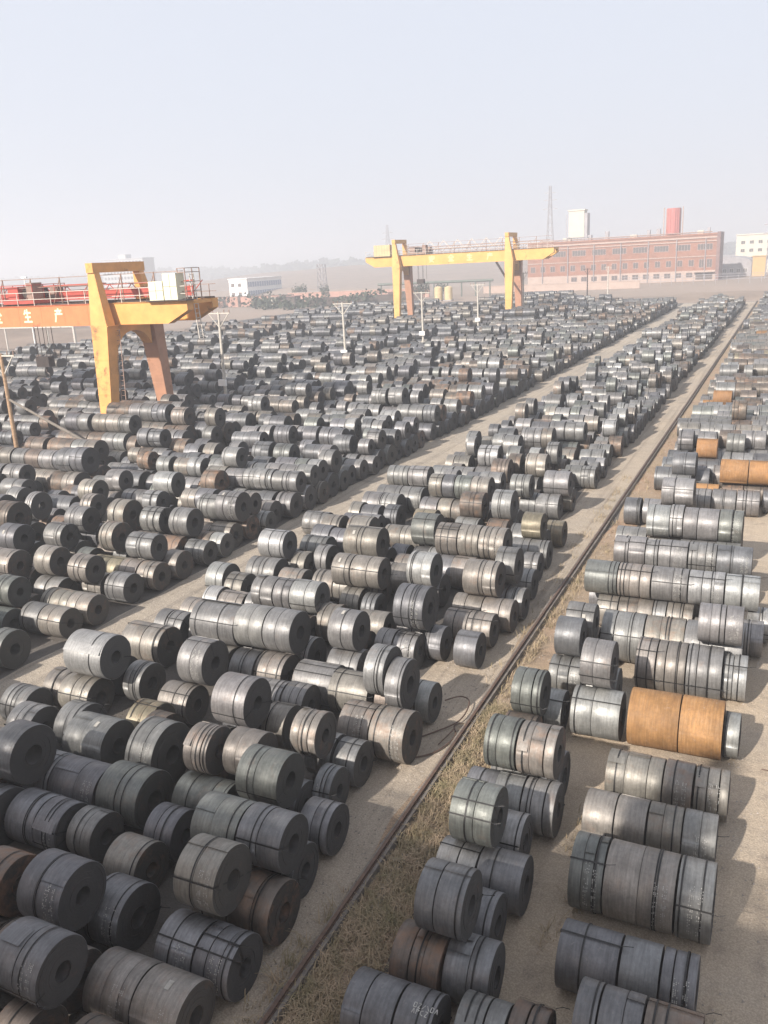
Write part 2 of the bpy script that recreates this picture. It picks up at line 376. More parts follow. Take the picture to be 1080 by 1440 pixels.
def crane(loc, label, span, zg0, zg1, zt, cr, cl, sep, main, cant, leg_m, letters=None, trolley=None, cabinets=(), ladder=True, zig=False, group='gantry cranes'):
    """right rail at local x = 0, middle of the portal at local y = 0"""
    t = thing('gantry_crane', label, 'crane', loc, group)
    hb, ht = sep / 2 + 1.0, sep / 2                         # half the leg spread at the ground and at the top
    gw, gy = 0.75, ht - 0.62                                 # girder width, outer face of the girder
    for x in (0.0, -span):
        # end carriage with wheels
        ca = P('end_carriage', leg_m, t, (x - 0.35, -hb - 1.0, 0.55, x + 0.35, hb + 1.0, 1.2))
        for y in (-hb - 0.6, -hb + 0.5, hb - 0.5, hb + 0.6):
            wb = MB(); wb.tube((x - 0.12, y, 0.48), (x + 0.12, y, 0.48), 0.28, n=14); wb.obj('wheel', DKST, ca)
        for sg in (-1, 1):
            b = MB()
            yb, ym, yt = sg * hb, sg * (ht + 0.14), sg * ht
            w0, w1, d0, d1 = 0.55, 0.83, 0.42, 0.62
            b.hexa([(x - w0, yb - d0, 1.2), (x + w0, yb - d0, 1.2), (x + w0, yb + d0, 1.2), (x - w0, yb + d0, 1.2)],
                   [(x - w1, ym - d1, zg0), (x + w1, ym - d1, zg0), (x + w1, ym + d1, zg0), (x - w1, ym + d1, zg0)])
            lm = leg_m if sg < 0 else PINKL; lg = b.obj('leg', lm, t)  # back legs a darker pinkish brown than the front legs
            for f in (.33, .67):                             # welded plate joints
                ff = lambda a, c: a + (c - a) * f
                yy, ww, dd, zz = ff(yb, ym), ff(w0, w1) + .015, ff(d0, d1) + .015, ff(1.2, zg0)
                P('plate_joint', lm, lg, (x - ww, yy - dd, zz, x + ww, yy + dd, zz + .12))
            b = MB()                                         # tapering upper column beside the girder
            wi = 0.83
            b.hexa([(x - wi, ym - d1, zg0 + .03), (x + wi, ym - d1, zg0 + .03), (x + wi, ym + .55 * d1 * (1 if sg < 0 else 1), zg0 + .03), (x - wi, ym + .55 * d1, zg0 + .03)] if sg < 0 else
                   [(x - wi, ym - .55 * d1, zg0 + .03), (x + wi, ym - .55 * d1, zg0 + .03), (x + wi, ym + d1, zg0 + .03), (x - wi, ym + d1, zg0 + .03)],
                   [(x - wi, yt - .3, zt - .75), (x - .15, yt - .3, zt - .75), (x - .15, yt + .3, zt - .75), (x - wi, yt + .3, zt - .75)])
            b.obj('upper_column', leg_m, lg)
            P('column_flange', leg_m, lg, (x - wi - .1, ym - sg * .05 - d1 - .05, zg0 - .03, x + wi + .1, ym - sg * .05 + d1 + .05, zg0 + .025))
        b = MB(); b.box(x - .83, -ht - .42, zt - .745, x - .12, ht + .42, zt); b.obj('portal_beam', leg_m, t)
        b = MB()                                             # arched cross beam under the girders
        n = 10; yy = ht - 0.5; tp = zg0 - 0.02
        for i in range(n):
            y0, y1 = -yy + 2 * yy * i / n, -yy + 2 * yy * (i + 1) / n
            arch = lambda y: tp - 0.55 - 1.25 * (abs(y) / yy) ** 2.6
            b.hexa([(x - .5, y0, arch(y0)), (x + .5, y0, arch(y0)), (x + .5, y1, arch(y1)), (x - .5, y1, arch(y1))],
                   [(x - .5, y0, tp), (x + .5, y0, tp), (x + .5, y1, tp), (x - .5, y1, tp)])
        b.obj('arch_beam', leg_m, t)
    gz0 = zg0 + 0.035
    for sg in (-1, 1):
        y0, y1 = (-gy, -gy + gw) if sg < 0 else (gy - gw, gy)
        g = P('girder', main, t, (-span + .9, y0, gz0, -.9, y1, zg1))
        b = MB(); b.box(-span + .9, y0 - .09, gz0 - .03, -.9, y1 + .09, gz0 - .003); b.box(-span + .9, y0 - .09, zg1 + .003, -.9, y1 + .09, zg1 + .03)
        b.obj('flange', main, g)
        for k in range(1, int(span / 2.6)):                  # stiffener joints
            x = -span + .9 + k * 2.6
            if x < -1.2: P('splice_plate', main, g, (x, y0 - .012, gz0 + .08, x + .05, y0 - .001, zg1 - .08))
        for a, e in ((-.9, cr), (-span + .9, -span - cl)):   # cantilevered ends, tapering below
            s = 1 if e > a else -1; k = e - s * min(2.0, abs(e - a) * .35); zc = gz0 + .58 * (zg1 - gz0)
            b = MB()
            poly = [(a, gz0), (k, gz0), (e, zc), (e, zg1), (a, zg1)]
            vs = [(px, y0, pz) for px, pz in poly] + [(px, y1, pz) for px, pz in poly]
            fs = [tuple(range(5)), tuple(range(9, 4, -1))] + [(i, (i + 1) % 5 + 0, (i + 1) % 5 + 5, i + 5) for i in range(5)]
            b.add(vs, fs); cg = b.obj('cantilever', cant, t)
            b = MB(); b.box(min(a, e), y0 - .09, zg1 + .003, max(a, e), y1 + .09, zg1 + .03); b.obj('flange', cant, cg)
        # handrail
        yr = y0 + .05 if sg < 0 else y1 - .05
        hr = MB()
        xs = np.arange(-span - cl + .1, cr, 1.9)
        for x in xs: hr.box(x - .025, yr - .025, zg1 + .03, x + .025, yr + .025, zg1 + 1.1)
        for z in (zg1 + .55, zg1 + 1.1): hr.bar((-span - cl + .1, yr, z), (cr - .05, yr, z), .045)
        hr.obj('handrail', RAILW if sg < 0 else RAILP, t)
        tr = MB(); tr.box(-span - cl, (y0 + y1) / 2 - .05, zg1 + .03, cr, (y0 + y1) / 2 + .05, zg1 + .16); tr.obj('trolley_rail', DKST, t)
        if sg < 0: front = g
    # festoon posts with braces and the conductor lines
    fp = MB(); yr = -gy + gw - .1
    for x in np.arange(-span + 2.0, cr - .4, 3.3):
        if abs(x) < 1.0: continue
        fp.box(x - .04, yr - .04, zg1 + .03, x + .04, yr + .04, zg1 + 2.25); fp.bar((x - 1.0, yr, zg1 + .1), (x, yr, zg1 + 2.1), .05); fp.bar((x, yr, zg1 + 2.2), (x + .35, yr, zg1 + 2.2), .05)
    for z in (1.5, 2.2): fp.bar((-span + 1, yr + .06, zg1 + z), (cr - .6, yr + .06, zg1 + z), .05)
    fp.obj('festoon_posts', RAILP, t)
    for sg, x in ((1, cr - .25), (-1, -span - cl + .25)):
        P('end_tie', cant, t, (x - .22, -gy + gw + .01, gz0 + .85 * (zg1 - gz0), x + .22, gy - gw - .01, zg1 - .02))
    lowtruss = MB(); yb = gy - gw / 2 - .55                   # red cable truss along the far girder
    for z in (zg1 + .35, zg1 + 1.0, zg1 + 1.45): lowtruss.bar((-span + 1, yb, z), (cr - 1.5, yb, z), .10)
    for i, x in enumerate(np.arange(-span + 1.2, cr - 1.6, 1.2)):
        lowtruss.bar((x, yb, zg1 + .35 + (i % 2) * 1.1), (x + 1.2, yb, zg1 + 1.45 - (i % 2) * 1.1), .055)
    if main is ORG:
        lowtruss.box(-span + 1, yb - .02, zg1 + .42, cr - 1.6, yb + .02, zg1 + .95); lowtruss.box(-span + 1, yb - .3, zg1 + 1.46, -3.0, yb + .3, zg1 + 1.6)
    lowtruss.obj('cable_truss', REDP if main is ORG else RAILP, t)
    if zig:
        z_ = MB(); yz = gy - .1; xs = np.arange(-span + 4, -2, 1.5)
        for i, x in enumerate(xs): z_.bar((x, yz, zg1 + .9 + (i % 2) * 1.7), (x + 1.5, yz, zg1 + 2.6 - (i % 2) * 1.7), .11)
        z_.bar((xs[0], yz, zg1 + .95), (xs[-1] + 1.5, yz, zg1 + .95), .1)
        z_.obj('zigzag_truss', RAILW, t)
        d = MB(); d.bar((-.8, -ht, zg0 - 3.1), (-3.0, -ht + .8, zg0 - .05), .3); d.obj('knee_brace', DKST, t)
    for (x0, x1, h) in cabinets:
        c_ = P('electrical_cabinet', CRM if main is ORG else TANW, t, (x0, -gy - .25, zg1 + .12, x1, -gy + .75, zg1 + .12 + h))
        n = max(2, int((x1 - x0) / .55)); b = MB()
        for k in range(1, n): b.box(x0 + (x1 - x0) * k / n - .02, -gy - .262, zg1 + .2, x0 + (x1 - x0) * k / n + .02, -gy - .251, zg1 + .05 + h)
        b.box(x0, -gy - .262, zg1 + .12 + h * .5, x1, -gy - .252, zg1 + .15 + h * .5)
        b.obj('cabinet_seam', RAILP, c_)
    if cabinets:
        P('platform', DKST, t, (min(c[0] for c in cabinets) - .3, -gy - .4, zg1 + .035, max(c[1] for c in cabinets) + .9, -gy + .85, zg1 + .115))
    if ladder:
        l = MB(); x = cr + .12
        for dy in (-.25, .25): l.bar((x, -gy + 1.2 + dy, zg0 - 1.2), (x - .35, -gy + 1.2 + dy, zg1 + 2.0), .06)
        for i in range(14):
            f = i / 13; l.bar((x - .35 * f, -gy + .95, zg0 - 1.1 + f * (zg1 - zg0 + 3.0)), (x - .35 * f, -gy + 1.45, zg0 - 1.1 + f * (zg1 - zg0 + 3.0)), .04)
        l.obj('ladder', RAILW, t)
        cg = MB(); 
        for dx, dy in ((-.9, .4), (-.2, .4), (-.9, 2.2), (-.2, 2.2)): cg.bar((cr + dx, -gy + dy, zg1), (cr + dx, -gy + dy, zg1 + 2.4), .06)
        for z in (.7, 1.4, 2.1, 2.4):
            cg.bar((cr - .9, -gy + .4, zg1 + z), (cr - .2, -gy + .4, zg1 + z), .05); cg.bar((cr - .2, -gy + .4, zg1 + z), (cr - .2, -gy + 2.2, zg1 + z), .05)
            cg.bar((cr - .9, -gy + 2.2, zg1 + z), (cr - .2, -gy + 2.2, zg1 + z), .05)
        cg.obj('cage', RAILP, t)
        l2 = MB()                                            # ladder on the inner leg face
        for dx in (.1, .55): l2.bar((dx + .83, -hb + .5, 1.3), (dx + .55, -ht + .3, zg0 - .3), .05)
        for i in range(20):
            f = i / 19; l2.bar((.93 - .28 * f, -hb + .5 + (hb - ht - .2) * f, 1.4 + f * (zg0 - 1.8)), (1.38 - .28 * f, -hb + .5 + (hb - ht - .2) * f, 1.4 + f * (zg0 - 1.8)), .035)
        l2.obj('leg_ladder', RAILP, t)
    if trolley:
        x0, x1, tm = trolley
        tr = MB(); tr.box(x0, -gy + .1, zg1 + .2, x1, gy - .1, zg1 + .5); tr.box(x0 + .3, -gy + .5, zg1 + .503, x0 + 1.5, gy - .5, zg1 + 1.6); T = tr.obj('trolley', tm, t)
        d = MB(); d.tube((x0 + 2.0, -1.1, zg1 + 1.05), (x0 + 2.0, 1.1, zg1 + 1.05), .42, n=16); d.tube((x0 + 2.9, -1.0, zg1 + .95), (x0 + 2.9, 0.2, zg1 + .95), .3, n=12); d.obj('hoist_drum', DKST, T)
        P('hoist_motor', RAILP, T, (x1 - .75, -gy + .2, zg1 + .503, x1 - .05, -gy + 1.3, zg1 + 1.9)); P('hoist_motor', RAILP, T, (x1 - .75, gy - 1.2, zg1 + .503, x1 - .05, gy - .3, zg1 + 1.5))
        h = MB()
        for x in (x0 + .02, x1 - .02):
            for y in np.linspace(-gy + .15, gy - .15, 4): h.box(x - .03, y - .03, zg1 + .5, x + .03, y + .03, zg1 + 1.75)
            h.bar((x, -gy + .15, zg1 + 1.72), (x, gy - .15, zg1 + 1.72), .05)
        for y in (-gy + .15, gy - .15): h.bar((x0, y, zg1 + 1.72), (x1, y, zg1 + 1.72), .05)
        h.obj('trolley_handrail', RAILP if tm is not REDP else REDP, T)
        zl = zg0 - 3.6; xm = (x0 + x1) / 2; r = MB()
        for dx, dy in ((-.5, -.2), (.5, -.2), (-.5, .2), (.5, .2), (1.3, 0)): r.tube((xm + dx, dy, zl + .9), (xm + dx, dy, zg1 + .3), .03, n=5)
        r.obj('hoist_rope', DKST, T)
        hk = MB(); hk.box(xm - .75, -.35, zl, xm + .75, .35, zl + .9); hk.tube((xm, 0, zl), (xm, 0, zl - .5), .1, n=8)
        hk.path([(xm, 0, zl - .5), (xm + .3, 0, zl - .7), (xm + .3, 0, zl - 1.0), (xm, 0, zl - 1.15), (xm - .25, 0, zl - 1.0)], .07); hk.obj('hook_block', DKST, T)
    if letters:
        for ch, x in zip('\u5b89\u5168\u751f\u4ea7', letters[0]): char(front, ch, x, -gy - .003, zg0 + letters[1], letters[2], letters[3], letters[4], DULLL if main is YEL2 else CREAML)
    return t

crane((-49.5, 55.0, 0), 'nearer gantry crane with red-orange girder, yellow legs and cream cabinets on its end', 24.0, 9.25, 10.95, 14.1, 7.8, 7.0, 5.2,
      ORG, YEL, YEL, letters=((-16.1, -12.6, -9.05, -5.5), .38, .95, 1.05, .15), trolley=(-11.8, -8.2, REDP), cabinets=((4.5, 5.85, 1.4), (5.95, 7.2, 1.95)))
crane((-49.5, 164.0, 0), 'far yellow gantry crane with a lifting trolley above its farther leg', 23.6, 12.0, 14.0, 17.2, 8.3, 7.4, 5.0,
      YEL2, YEL2, YEL2, letters=((-16.3, -12.2, -8.35, -4.2), .5, 1.2, 1.2, .2), trolley=(-21.6, -17.6, RAILP), cabinets=((-28.9, -25.3, 2.2),), ladder=False, zig=True)
# the crane the photograph is taken from: behind the camera, its twin girders throw the broad shadow over the nearest coils
crane((-7.5, -4.05, 0), 'gantry crane outside the frame whose girders shade the nearest coils', 42.0, 10.0, 12.0, 15.4, 11.0, 4.0, 4.5, YEL, YEL, YEL, ladder=False)

# ------------------------------------------------------------------ poles
def pole(loc, label, h=9.0, m_=CONCP, lean=(0, 0), box=True, arm=1.3, brace=None, dark=False):
    t = thing('utility_pole', label, 'pole', loc, 'utility poles along the crane rail')
    top = (lean[0], lean[1], h); b = MB(); b.tube((0, 0, 0), top, .17, .11, n=10); b.obj('post', m_, t)
    a = MB(); a.bar((top[0] - arm, top[1], h - .15), (top[0] + arm, top[1], h - .15), .10); a.obj('crossarm', DKST if dark else CONCP, t)
    s = MB()
    for k in (-1, 1): s.bar((top[0] + k * arm * .85, top[1], h - .2), (top[0] * .85, top[1] * .85, h - 1.5), .065)
    s.obj('arm_strut', DKST if dark else CONCP, t)
    for k in (-.95, -.5, .5, .95):
        i = MB(); i.tube((top[0] + k * arm, top[1], h - .1), (top[0] + k * arm, top[1], h + .18), .05, .04, n=8); i.obj('insulator', RAILP, t)
    if box: P('meter_box', WHT, t, (-.42, -.42, 2.35, .42, -.18, 2.95))
    if brace:
        s = MB(); s.tube(brace, (lean[0] * .62, lean[1] * .62, h * .62), .11, .09, n=8); s.obj('brace_pole', WOODG, t)
    return t
pole((-49.2, 41.6, 0), 'leaning brown wooden pole with a grey wooden brace, nearest of the pole row', 8.3, WOODP, lean=(-.05, .1), box=False, brace=(5.2, 1.2, 2.2))
pole((-49.2, 66.9, 0), 'pale concrete pole with white box, just beyond the cream cabinets of the crane', 9.3, lean=(0, .2))
pole((-49.2, 92.1, 0), 'pale concrete pole with white box, second of the concrete row beyond the nearer crane', 8.6)
pole((-49.2, 116.8, 0), 'pale concrete pole with white box, third of the concrete row, nearer than the far crane', 8.6)
pole((-49.2, 141.6, 0), 'pale concrete pole standing just before the far yellow crane', 8.6)
pole((-49.2, 169.5, 0), 'pale concrete pole close beside the far yellow crane leg', 9.6, arm=.9)
pole((-39.5, 206.0, 0), 'thin pale pole with a white box before the red brick factory', 9.4, arm=.8)
pole((-46.0, 214.0, 0), 'dark slim pole beside the thin pale pole near the brick factory', 9.0, DKST, box=False, arm=1.0, dark=True)

# ------------------------------------------------------------------ buildings beyond the yard
def windows(parent, y, spec, frame=WINF, pane=GLASS, inset=.12):
    """spec: (x0, x1, z0, z1, columns) on a wall that faces -y"""
    for (x0, x1, z0, z1, nc) in spec:
        b = MB(); f = .09
        b.box(x0, y - .06, z0, x0 + f, y + inset, z1); b.box(x1 - f, y - .06, z0, x1, y + inset, z1)
        b.box(x0 + f, y - .06, z0, x1 - f, y + inset, z0 + f); b.box(x0 + f, y - .06, z1 - f, x1 - f, y + inset, z1)
        for k in range(1, nc):
            x = x0 + (x1 - x0) * k / nc; b.box(x - .04, y - .05, z0 + f, x + .04, y + inset, z1 - f)
        wd = b.obj('window', frame, parent)
        P('pane', pane, wd, (x0 + f, y - .03, z0 + f, x1 - f, y - .015, z1 - f))

bt = thing('brick_factory', 'long red brick factory with two window rows and pale roof bands', 'building', (-62.5, 351, 0))
X0, X1, HB = -37.5, 35.0, 16.6
P('wall', BRICK, bt, (X0, 0, 0, X1, 16, HB))
P('end_wall', BRICKD, bt, (X1 + .003, -.5, 0, X1 + 1.2, 16.2, HB + 1.0))  # end turned from the sun: its shade is put into the brick colour
P('parapet', BRICK, bt, (X0, -.25, HB + .003, X1, 16.2, HB + .7))
P('cornice_band', BAND_P, bt, (X0, -.35, HB - 1.1, X1, -.003, HB - .55)); P('cornice_band', BAND_P, bt, (X0, -.3, HB - 2.3, X1, -.003, HB - 1.95))
P('string_course', BAND_P, bt, (X0, -.22, 8.9, X1, -.003, 9.2))
P('plinth_band', BAND_P, bt, (X0, -.12, .0, X1, -.003, 3.9))
windows(bt, 0, [(X0 + 2.5 + k * 7.9, X0 + 7.9 + k * 7.9, 11.3, 13.6, 5) for k in range(9)])
windows(bt, 0, [(X0 + 1.2 + k * 4.1, X0 + 3.2 + k * 4.1, 5.5, 7.9, 2) for k in range(16)])
windows(bt, 0, [(X0 + 66.5, X0 + 68.3, 4.9, 8.0, 2), (X0 + 69.2, X0 + 71.2, 4.9, 8.0, 2)])
windows(bt, -.12, [(X0 + 18 + k * 4.0, X0 + 20.4 + k * 4.0, 1.4, 3.3, 2) for k in range(12)])
P('doorway', DKWALL, bt, (X0 + 65.5, -.2, .6, X0 + 71.5, -.125, 3.0)); P('door_canopy', BAND_P, bt, (X0 + 64.8, -1.3, 3.2, X0 + 72.2, -.13, 3.5))
P('roof_vent', GREYC, bt, (-7.4, 5, HB + .703, -6.0, 7, HB + 3.6)); P('roof_vent', GREYC, bt, (12.4, 5, HB + .703, 13.8, 7, HB + 3.4))
for k in range(7): b = MB(); b.tube((X0 + 6.2 + k * 10.4, -.42, .2), (X0 + 6.2 + k * 10.4, -.42, HB - 1.2), .16, n=6); b.obj('downpipe', GREYC, bt)
for k, (x, w_, h) in enumerate(((-24, 3.2, 1.3), (-14, 1.4, 1.9), (2.5, 2.6, 1.0), (9.0, 1.0, 2.4), (27.5, 2.2, 1.2), (31, .9, 2.0))): P('roof_unit', GREYC if k % 2 else CRW, bt, (x, 4.0, HB + .703, x + w_, 6.5, HB + .703 + h))
b = MB(); b.tube((-33, 2.2, HB + 1.15), (33, 2.2, HB + 1.15), .22, n=6); b.obj('roof_pipe', RAILP, bt)
rt = thing('roof_tower', 'cream boxy tower with a railed foot on the factory roof', 'tower', (-80.8, 355, HB + .703))
P('tower_wall', CRW, rt, (-3.4, 0, 1.0, 2.8, 5, 11.4)); P('tower_side', GREYC, rt, (2.803, .2, 1.0, 4.0, 5, 10.4)); P('tower_cap', CRW, rt, (-3.8, -.3, 11.403, 3.1, 5.3, 11.9))
b = MB()
for x in np.linspace(-4, 4.5, 7): b.box(x, -.6, 0, x + .15, -.45, 1.4)
b.box(-4, -.62, 1.25, 4.6, -.44, 1.42); b.box(-4.2, -.6, 0, -4.0, -.4, 10.2); b.obj('tower_railing', GREYC, rt)
si = thing('roof_silo', 'red ribbed silo with pale edge pipes standing on the factory roof', 'silo', (-44.0, 356, HB + .703))
SILO = mat('red_oxide_silo_paint', (0.42, 0.12, 0.10), 0.7, 0, 0.2, 0.8)
b = MB(); b.tube((0, 0, 0), (0, 0, 9.8), 2.6, n=20); b.obj('silo_body', SILO, si)
for k in range(10):
    a = 2 * math.pi * k / 10; b = MB(); b.tube((2.62 * math.cos(a), 2.62 * math.sin(a), 0), (2.62 * math.cos(a), 2.62 * math.sin(a), 9.6), .16, n=6); b.obj('silo_rib', BAND_P if k in (0, 5) else SILO, si)
for sx in (-3.4, 3.5):
    b = MB(); b.tube((sx, -1, 0), (sx, -1, 10.2), .2, n=8); b.obj('edge_pipe', BAND_P, si)

wb = thing('white_works_building', 'white rendered works building at the right edge behind a grey shed', 'building', (4.5, 430, 0))
P('wall', CRW, wb, (-30, 0, 0, 30, 18, 16.4)); P('parapet', CRW, wb, (-30.3, -.3, 16.403, 30.3, 18.3, 16.9))
windows(wb, 0, [(-28 + k * 3.6, -26.2 + k * 3.6, z, z + 1.5, 2) for k in range(15) for z in (5.5, 9.0, 12.5)], frame=CRW)
sh = thing('grey_shed', 'low grey round-roofed shed between factory and white works', 'shed', (-24, 385, 0))
b = MB(); n = 12; prof = [(-7.5, 0)] + [(-7.5 * math.cos(math.pi * i / n), 5.2 + 2.6 * math.sin(math.pi * i / n)) for i in range(n + 1)] + [(7.5, 0)]
k = len(prof); b.add([(x, 0, z) for x, z in prof] + [(x, 30, z) for x, z in prof], [tuple(range(k)), tuple(range(2 * k - 1, k - 1, -1))] + [(i, (i + 1) % k, (i + 1) % k + k, i + k) for i in range(k)])
b.obj('shed_shell', GREYC, sh)
windows(sh, 0, [(-6 + i * 2.6, -4.4 + i * 2.6, 1.6, 3.2, 2) for i in range(5)], frame=WHT)
oc = thing('ochre_gatehouse', 'small ochre block standing before the white works building', 'building', (-13.6, 380, 0)); P('wall', OCHRE, oc, (-2.4, 0, 0, 2.4, 5, 7.6)); P('roof_slab', OCHRE, oc, (-2.7, -.3, 7.603, 2.7, 5.3, 7.9))

of = thing('office_block', 'two-storey block with white end and blue-grey banded side', 'building', (-232, 335, 0))
P('end_wall', WHW, of, (-6, 0, 0, 4, .4, 8.8)); P('side_wall', WHW, of, (-6, .403, 0, 4, 30, 8.8)); P('roof_slab', WHW, of, (-6.4, -.4, 8.803, 4.4, 30.4, 9.2))
for z in (1.2, 5.2):
    s = P('window_band', BLUEG, of, (4.003, 1.0, z, 4.15, 29.5, z + 2.2))
    for k in range(14): P('mullion', WHW, s, (4.151, 1.9 + k * 2.0, z, 4.22, 2.1 + k * 2.0, z + 2.2))
windows(of, 0, [(-4.8, -3.0, z, z + 1.6, 2) for z in (1.4, 5.4)] + [(-1, .8, z, z + 1.6, 2) for z in (1.4, 5.4)])

ap = thing('apartment_block', 'distant pale apartment block fading into the haze', 'building', (-502, 560, 0))
P('wall', APT, ap, (-22, 0, 0, 22, 14, 26)); P('roof_slab', APT, ap, (-22.5, -.5, 26.003, 22.5, 14.5, 26.6)); P('stair_tower', APT, ap, (-6, 3, 26.603, 2, 10, 30))
windows(ap, 0, [(-20.5 + i * 3.5, -18.3 + i * 3.5, 2 + j * 4.1, 4.2 + j * 4.1, 1) for i in range(12) for j in range(6)], frame=APT)

# walls, pipes, tanks and scrap at the edge of the yard
def wall(loc, w_, h, d, material, label, name='brick_wall', posts=0, pm=None, rz=0):
    t = thing(name, label, 'wall', loc, rz=rz); P('wall_panel', material, t, (-w_ / 2, 0, 0, w_ / 2, d, h)); P('coping', pm or material, t, (-w_ / 2 - .1, -.1, h + .003, w_ / 2 + .1, d + .1, h + .18))
    for k in range(posts):
        x = -w_ / 2 + w_ * (k + .5) / posts; P('pier', pm or material, t, (x - .5, -.25, 0, x + .5, -.003, h + .35 * 0))
    return t
wall((-183, 263, 0), 46, 3.6, .5, PINKW, 'low pink brick wall with dark piers below the two-storey block', posts=7, pm=DKWALL)
wall((-128, 256, 0), 38, 2.6, .5, DKWALL, 'long soot-dark wall beyond the stacks, left of the far crane', rz=R_(24))
wall((-150, 292, 0), 60, 3.2, .5, PINKW, 'pale pink wall behind the soot-dark wall', pm=BAND_P)
wall((-76, 306, 0), 56, 2.4, .5, BAND_P, 'long pale wall at the foot of the brick factory', name='rendered_wall')
br = thing('brown_shed', 'low brown shed with two pale door posts beyond the stacks', 'shed', (-158, 254, 0)); P('shed_body', DKWALL, br, (-4, 0, 0, 4, 4, 3.2)); P('shed_roof', BRICKD, br, (-4.3, -.4, 3.203, 4.3, 4.4, 3.5)); P('door_post', CRW, br, (-5.2, -.5, 0, -4.7, -.1, 3.6)); P('door_post', CRW, br, (-3.7, -.5, 0, -3.4, -.1, 3.3))
for k, (x, lab) in enumerate(((-104.4, 'tan upright tank, first of a pair left of the far crane leg'), (-100.9, 'tan upright tank, second of a pair, beside the first tan tank'))):
    tk = thing('storage_tank', lab, 'tank', (x, 262, 0), 'pair of tan tanks'); b = MB(); b.tube((0, 0, .3), (0, 0, 4.2), 1.3, n=16); b.obj('tank_shell', TANW, tk); b = MB(); b.tube((0, 0, 4.2), (0, 0, 4.6), 1.3, .4, n=16); b.obj('tank_cap', TANW, tk); P('tank_base', GREYC, tk, (-1.4, -1.4, 0, 1.4, 1.4, .29))
pp = thing('pipeline', 'dull green pipeline on trestles between the far crane legs', 'pipeline', (-110, 287, 0)); b = MB(); b.tube((-28, 0, 5.2), (16, 0, 5.2), .45, n=10); b.obj('pipe', PIPEG, pp)
for k in range(9): P('trestle', PIPEG, pp, (-27 + k * 5.2, -.2, 0, -26.6 + k * 5.2, .2, 4.73))
fe = thing('pipe_fence', 'pale pipe fence before the brick factory', 'fence', (-57, 317, 0))
for z in (1.6, 2.5, 3.3): b = MB(); b.tube((0, 0, z), (62, 0, z), .075, n=6); b.obj('fence_rail', GREYC, fe)
for k in range(18): b = MB(); b.tube((k * 3.6, 0, 0), (k * 3.6, 0, 3.4), .07, n=6); b.obj('fence_post', GREYC, fe)
po = thing('pipe_portal', 'pale pipe portal frame behind the red-orange crane girder', 'frame', (-118, 112, 0))
b = MB(); b.tube((-30, 0, 5.0), (4.8, 0, 5.0), .24, n=10); b.obj('top_pipe', RAILW, po)
for x in (-26, -12, -1.5, 4.8): b = MB(); b.tube((x, 0, 0), (x, 0, 5.2), .24 if x > 4 else .15, n=8); b.obj('upright', RAILW, po)
wall((-104, 118, 0), 34, 1.5, .35, GREYC, 'low grey kerb wall along the farther edge of the stacks', name='kerb_wall')
pl = thing('light_mast', 'slim pale mast standing behind the red-orange girder', 'pole', (-117.5, 107, 0)); b = MB(); b.tube((0, 0, 0), (0, 0, 13.5), .14, .08, n=8); b.obj('post', WHT, pl); P('lamp_head', WHT, pl, (-.6, -.15, 13.5, .6, .15, 13.75))

def lattice(loc, label, h, wbase, wtop, arms, bar=.3, name='pylon', cat='pylon'):
    t = thing(name, label, cat, loc); b = MB(); n = max(5, int(h / 4.5))
    half = lambda f: (wbase * (1 - f) ** 1.4 + wtop * (1 - (1 - f) ** 1.4)) / 2
    cs = ((-1, -1), (1, -1), (1, 1), (-1, 1))
    for i in range(n):
        f0, f1 = i / n, (i + 1) / n
        for k, (sx, sy) in enumerate(cs):
            b.bar((sx * half(f0), sy * half(f0), f0 * h), (sx * half(f1), sy * half(f1), f1 * h), bar)
            tx, ty = cs[(k + 1) % 4]
            b.bar((sx * half(f0), sy * half(f0), f0 * h), (tx * half(f1), ty * half(f1), f1 * h), bar * .6)
            b.bar((sx * half(f1), sy * half(f1), f1 * h), (tx * half(f1), ty * half(f1), f1 * h), bar * .5)
    b.obj('lattice_mast', GREYC, t)
    for z, L in arms:
        a = MB(); a.bar((-L, 0, z), (L, 0, z), bar); a.bar((-L, 0, z), (0, 0, z + L * .28), bar * .6); a.bar((L, 0, z), (0, 0, z + L * .28), bar * .6); a.obj('crossarm', GREYC, t)
    return t
lattice((-134.5, 520, 0), 'tall steel pylon behind the brick factory, beside its cream roof tower', 51, 6, 1.0, ((38, 4.5), (43, 4.0), (47, 3.2)), .3)
lattice((-390, 840, 0), 'faint pylon far off in the haze left of the far crane', 50, 9, 1.4, ((36, 7), (42, 6)), .6)
lattice((10, 640, 0), 'faint pylon in the haze above the white works building', 66, 9, 1.2, ((48, 6), (56, 5)), .5)
lattice((-172, 306, 0), 'dark grey lattice tower among scrap left of the far crane', 13.5, 3.2, 2.4, (), .28, 'lattice_tower', 'tower')
lattice((-9.5, 352, 0), 'slim lattice pole before the white works building', 22, 1.6, .6, ((19, 2.4), (16, 2.4)), .22, 'lattice_pole', 'pole')

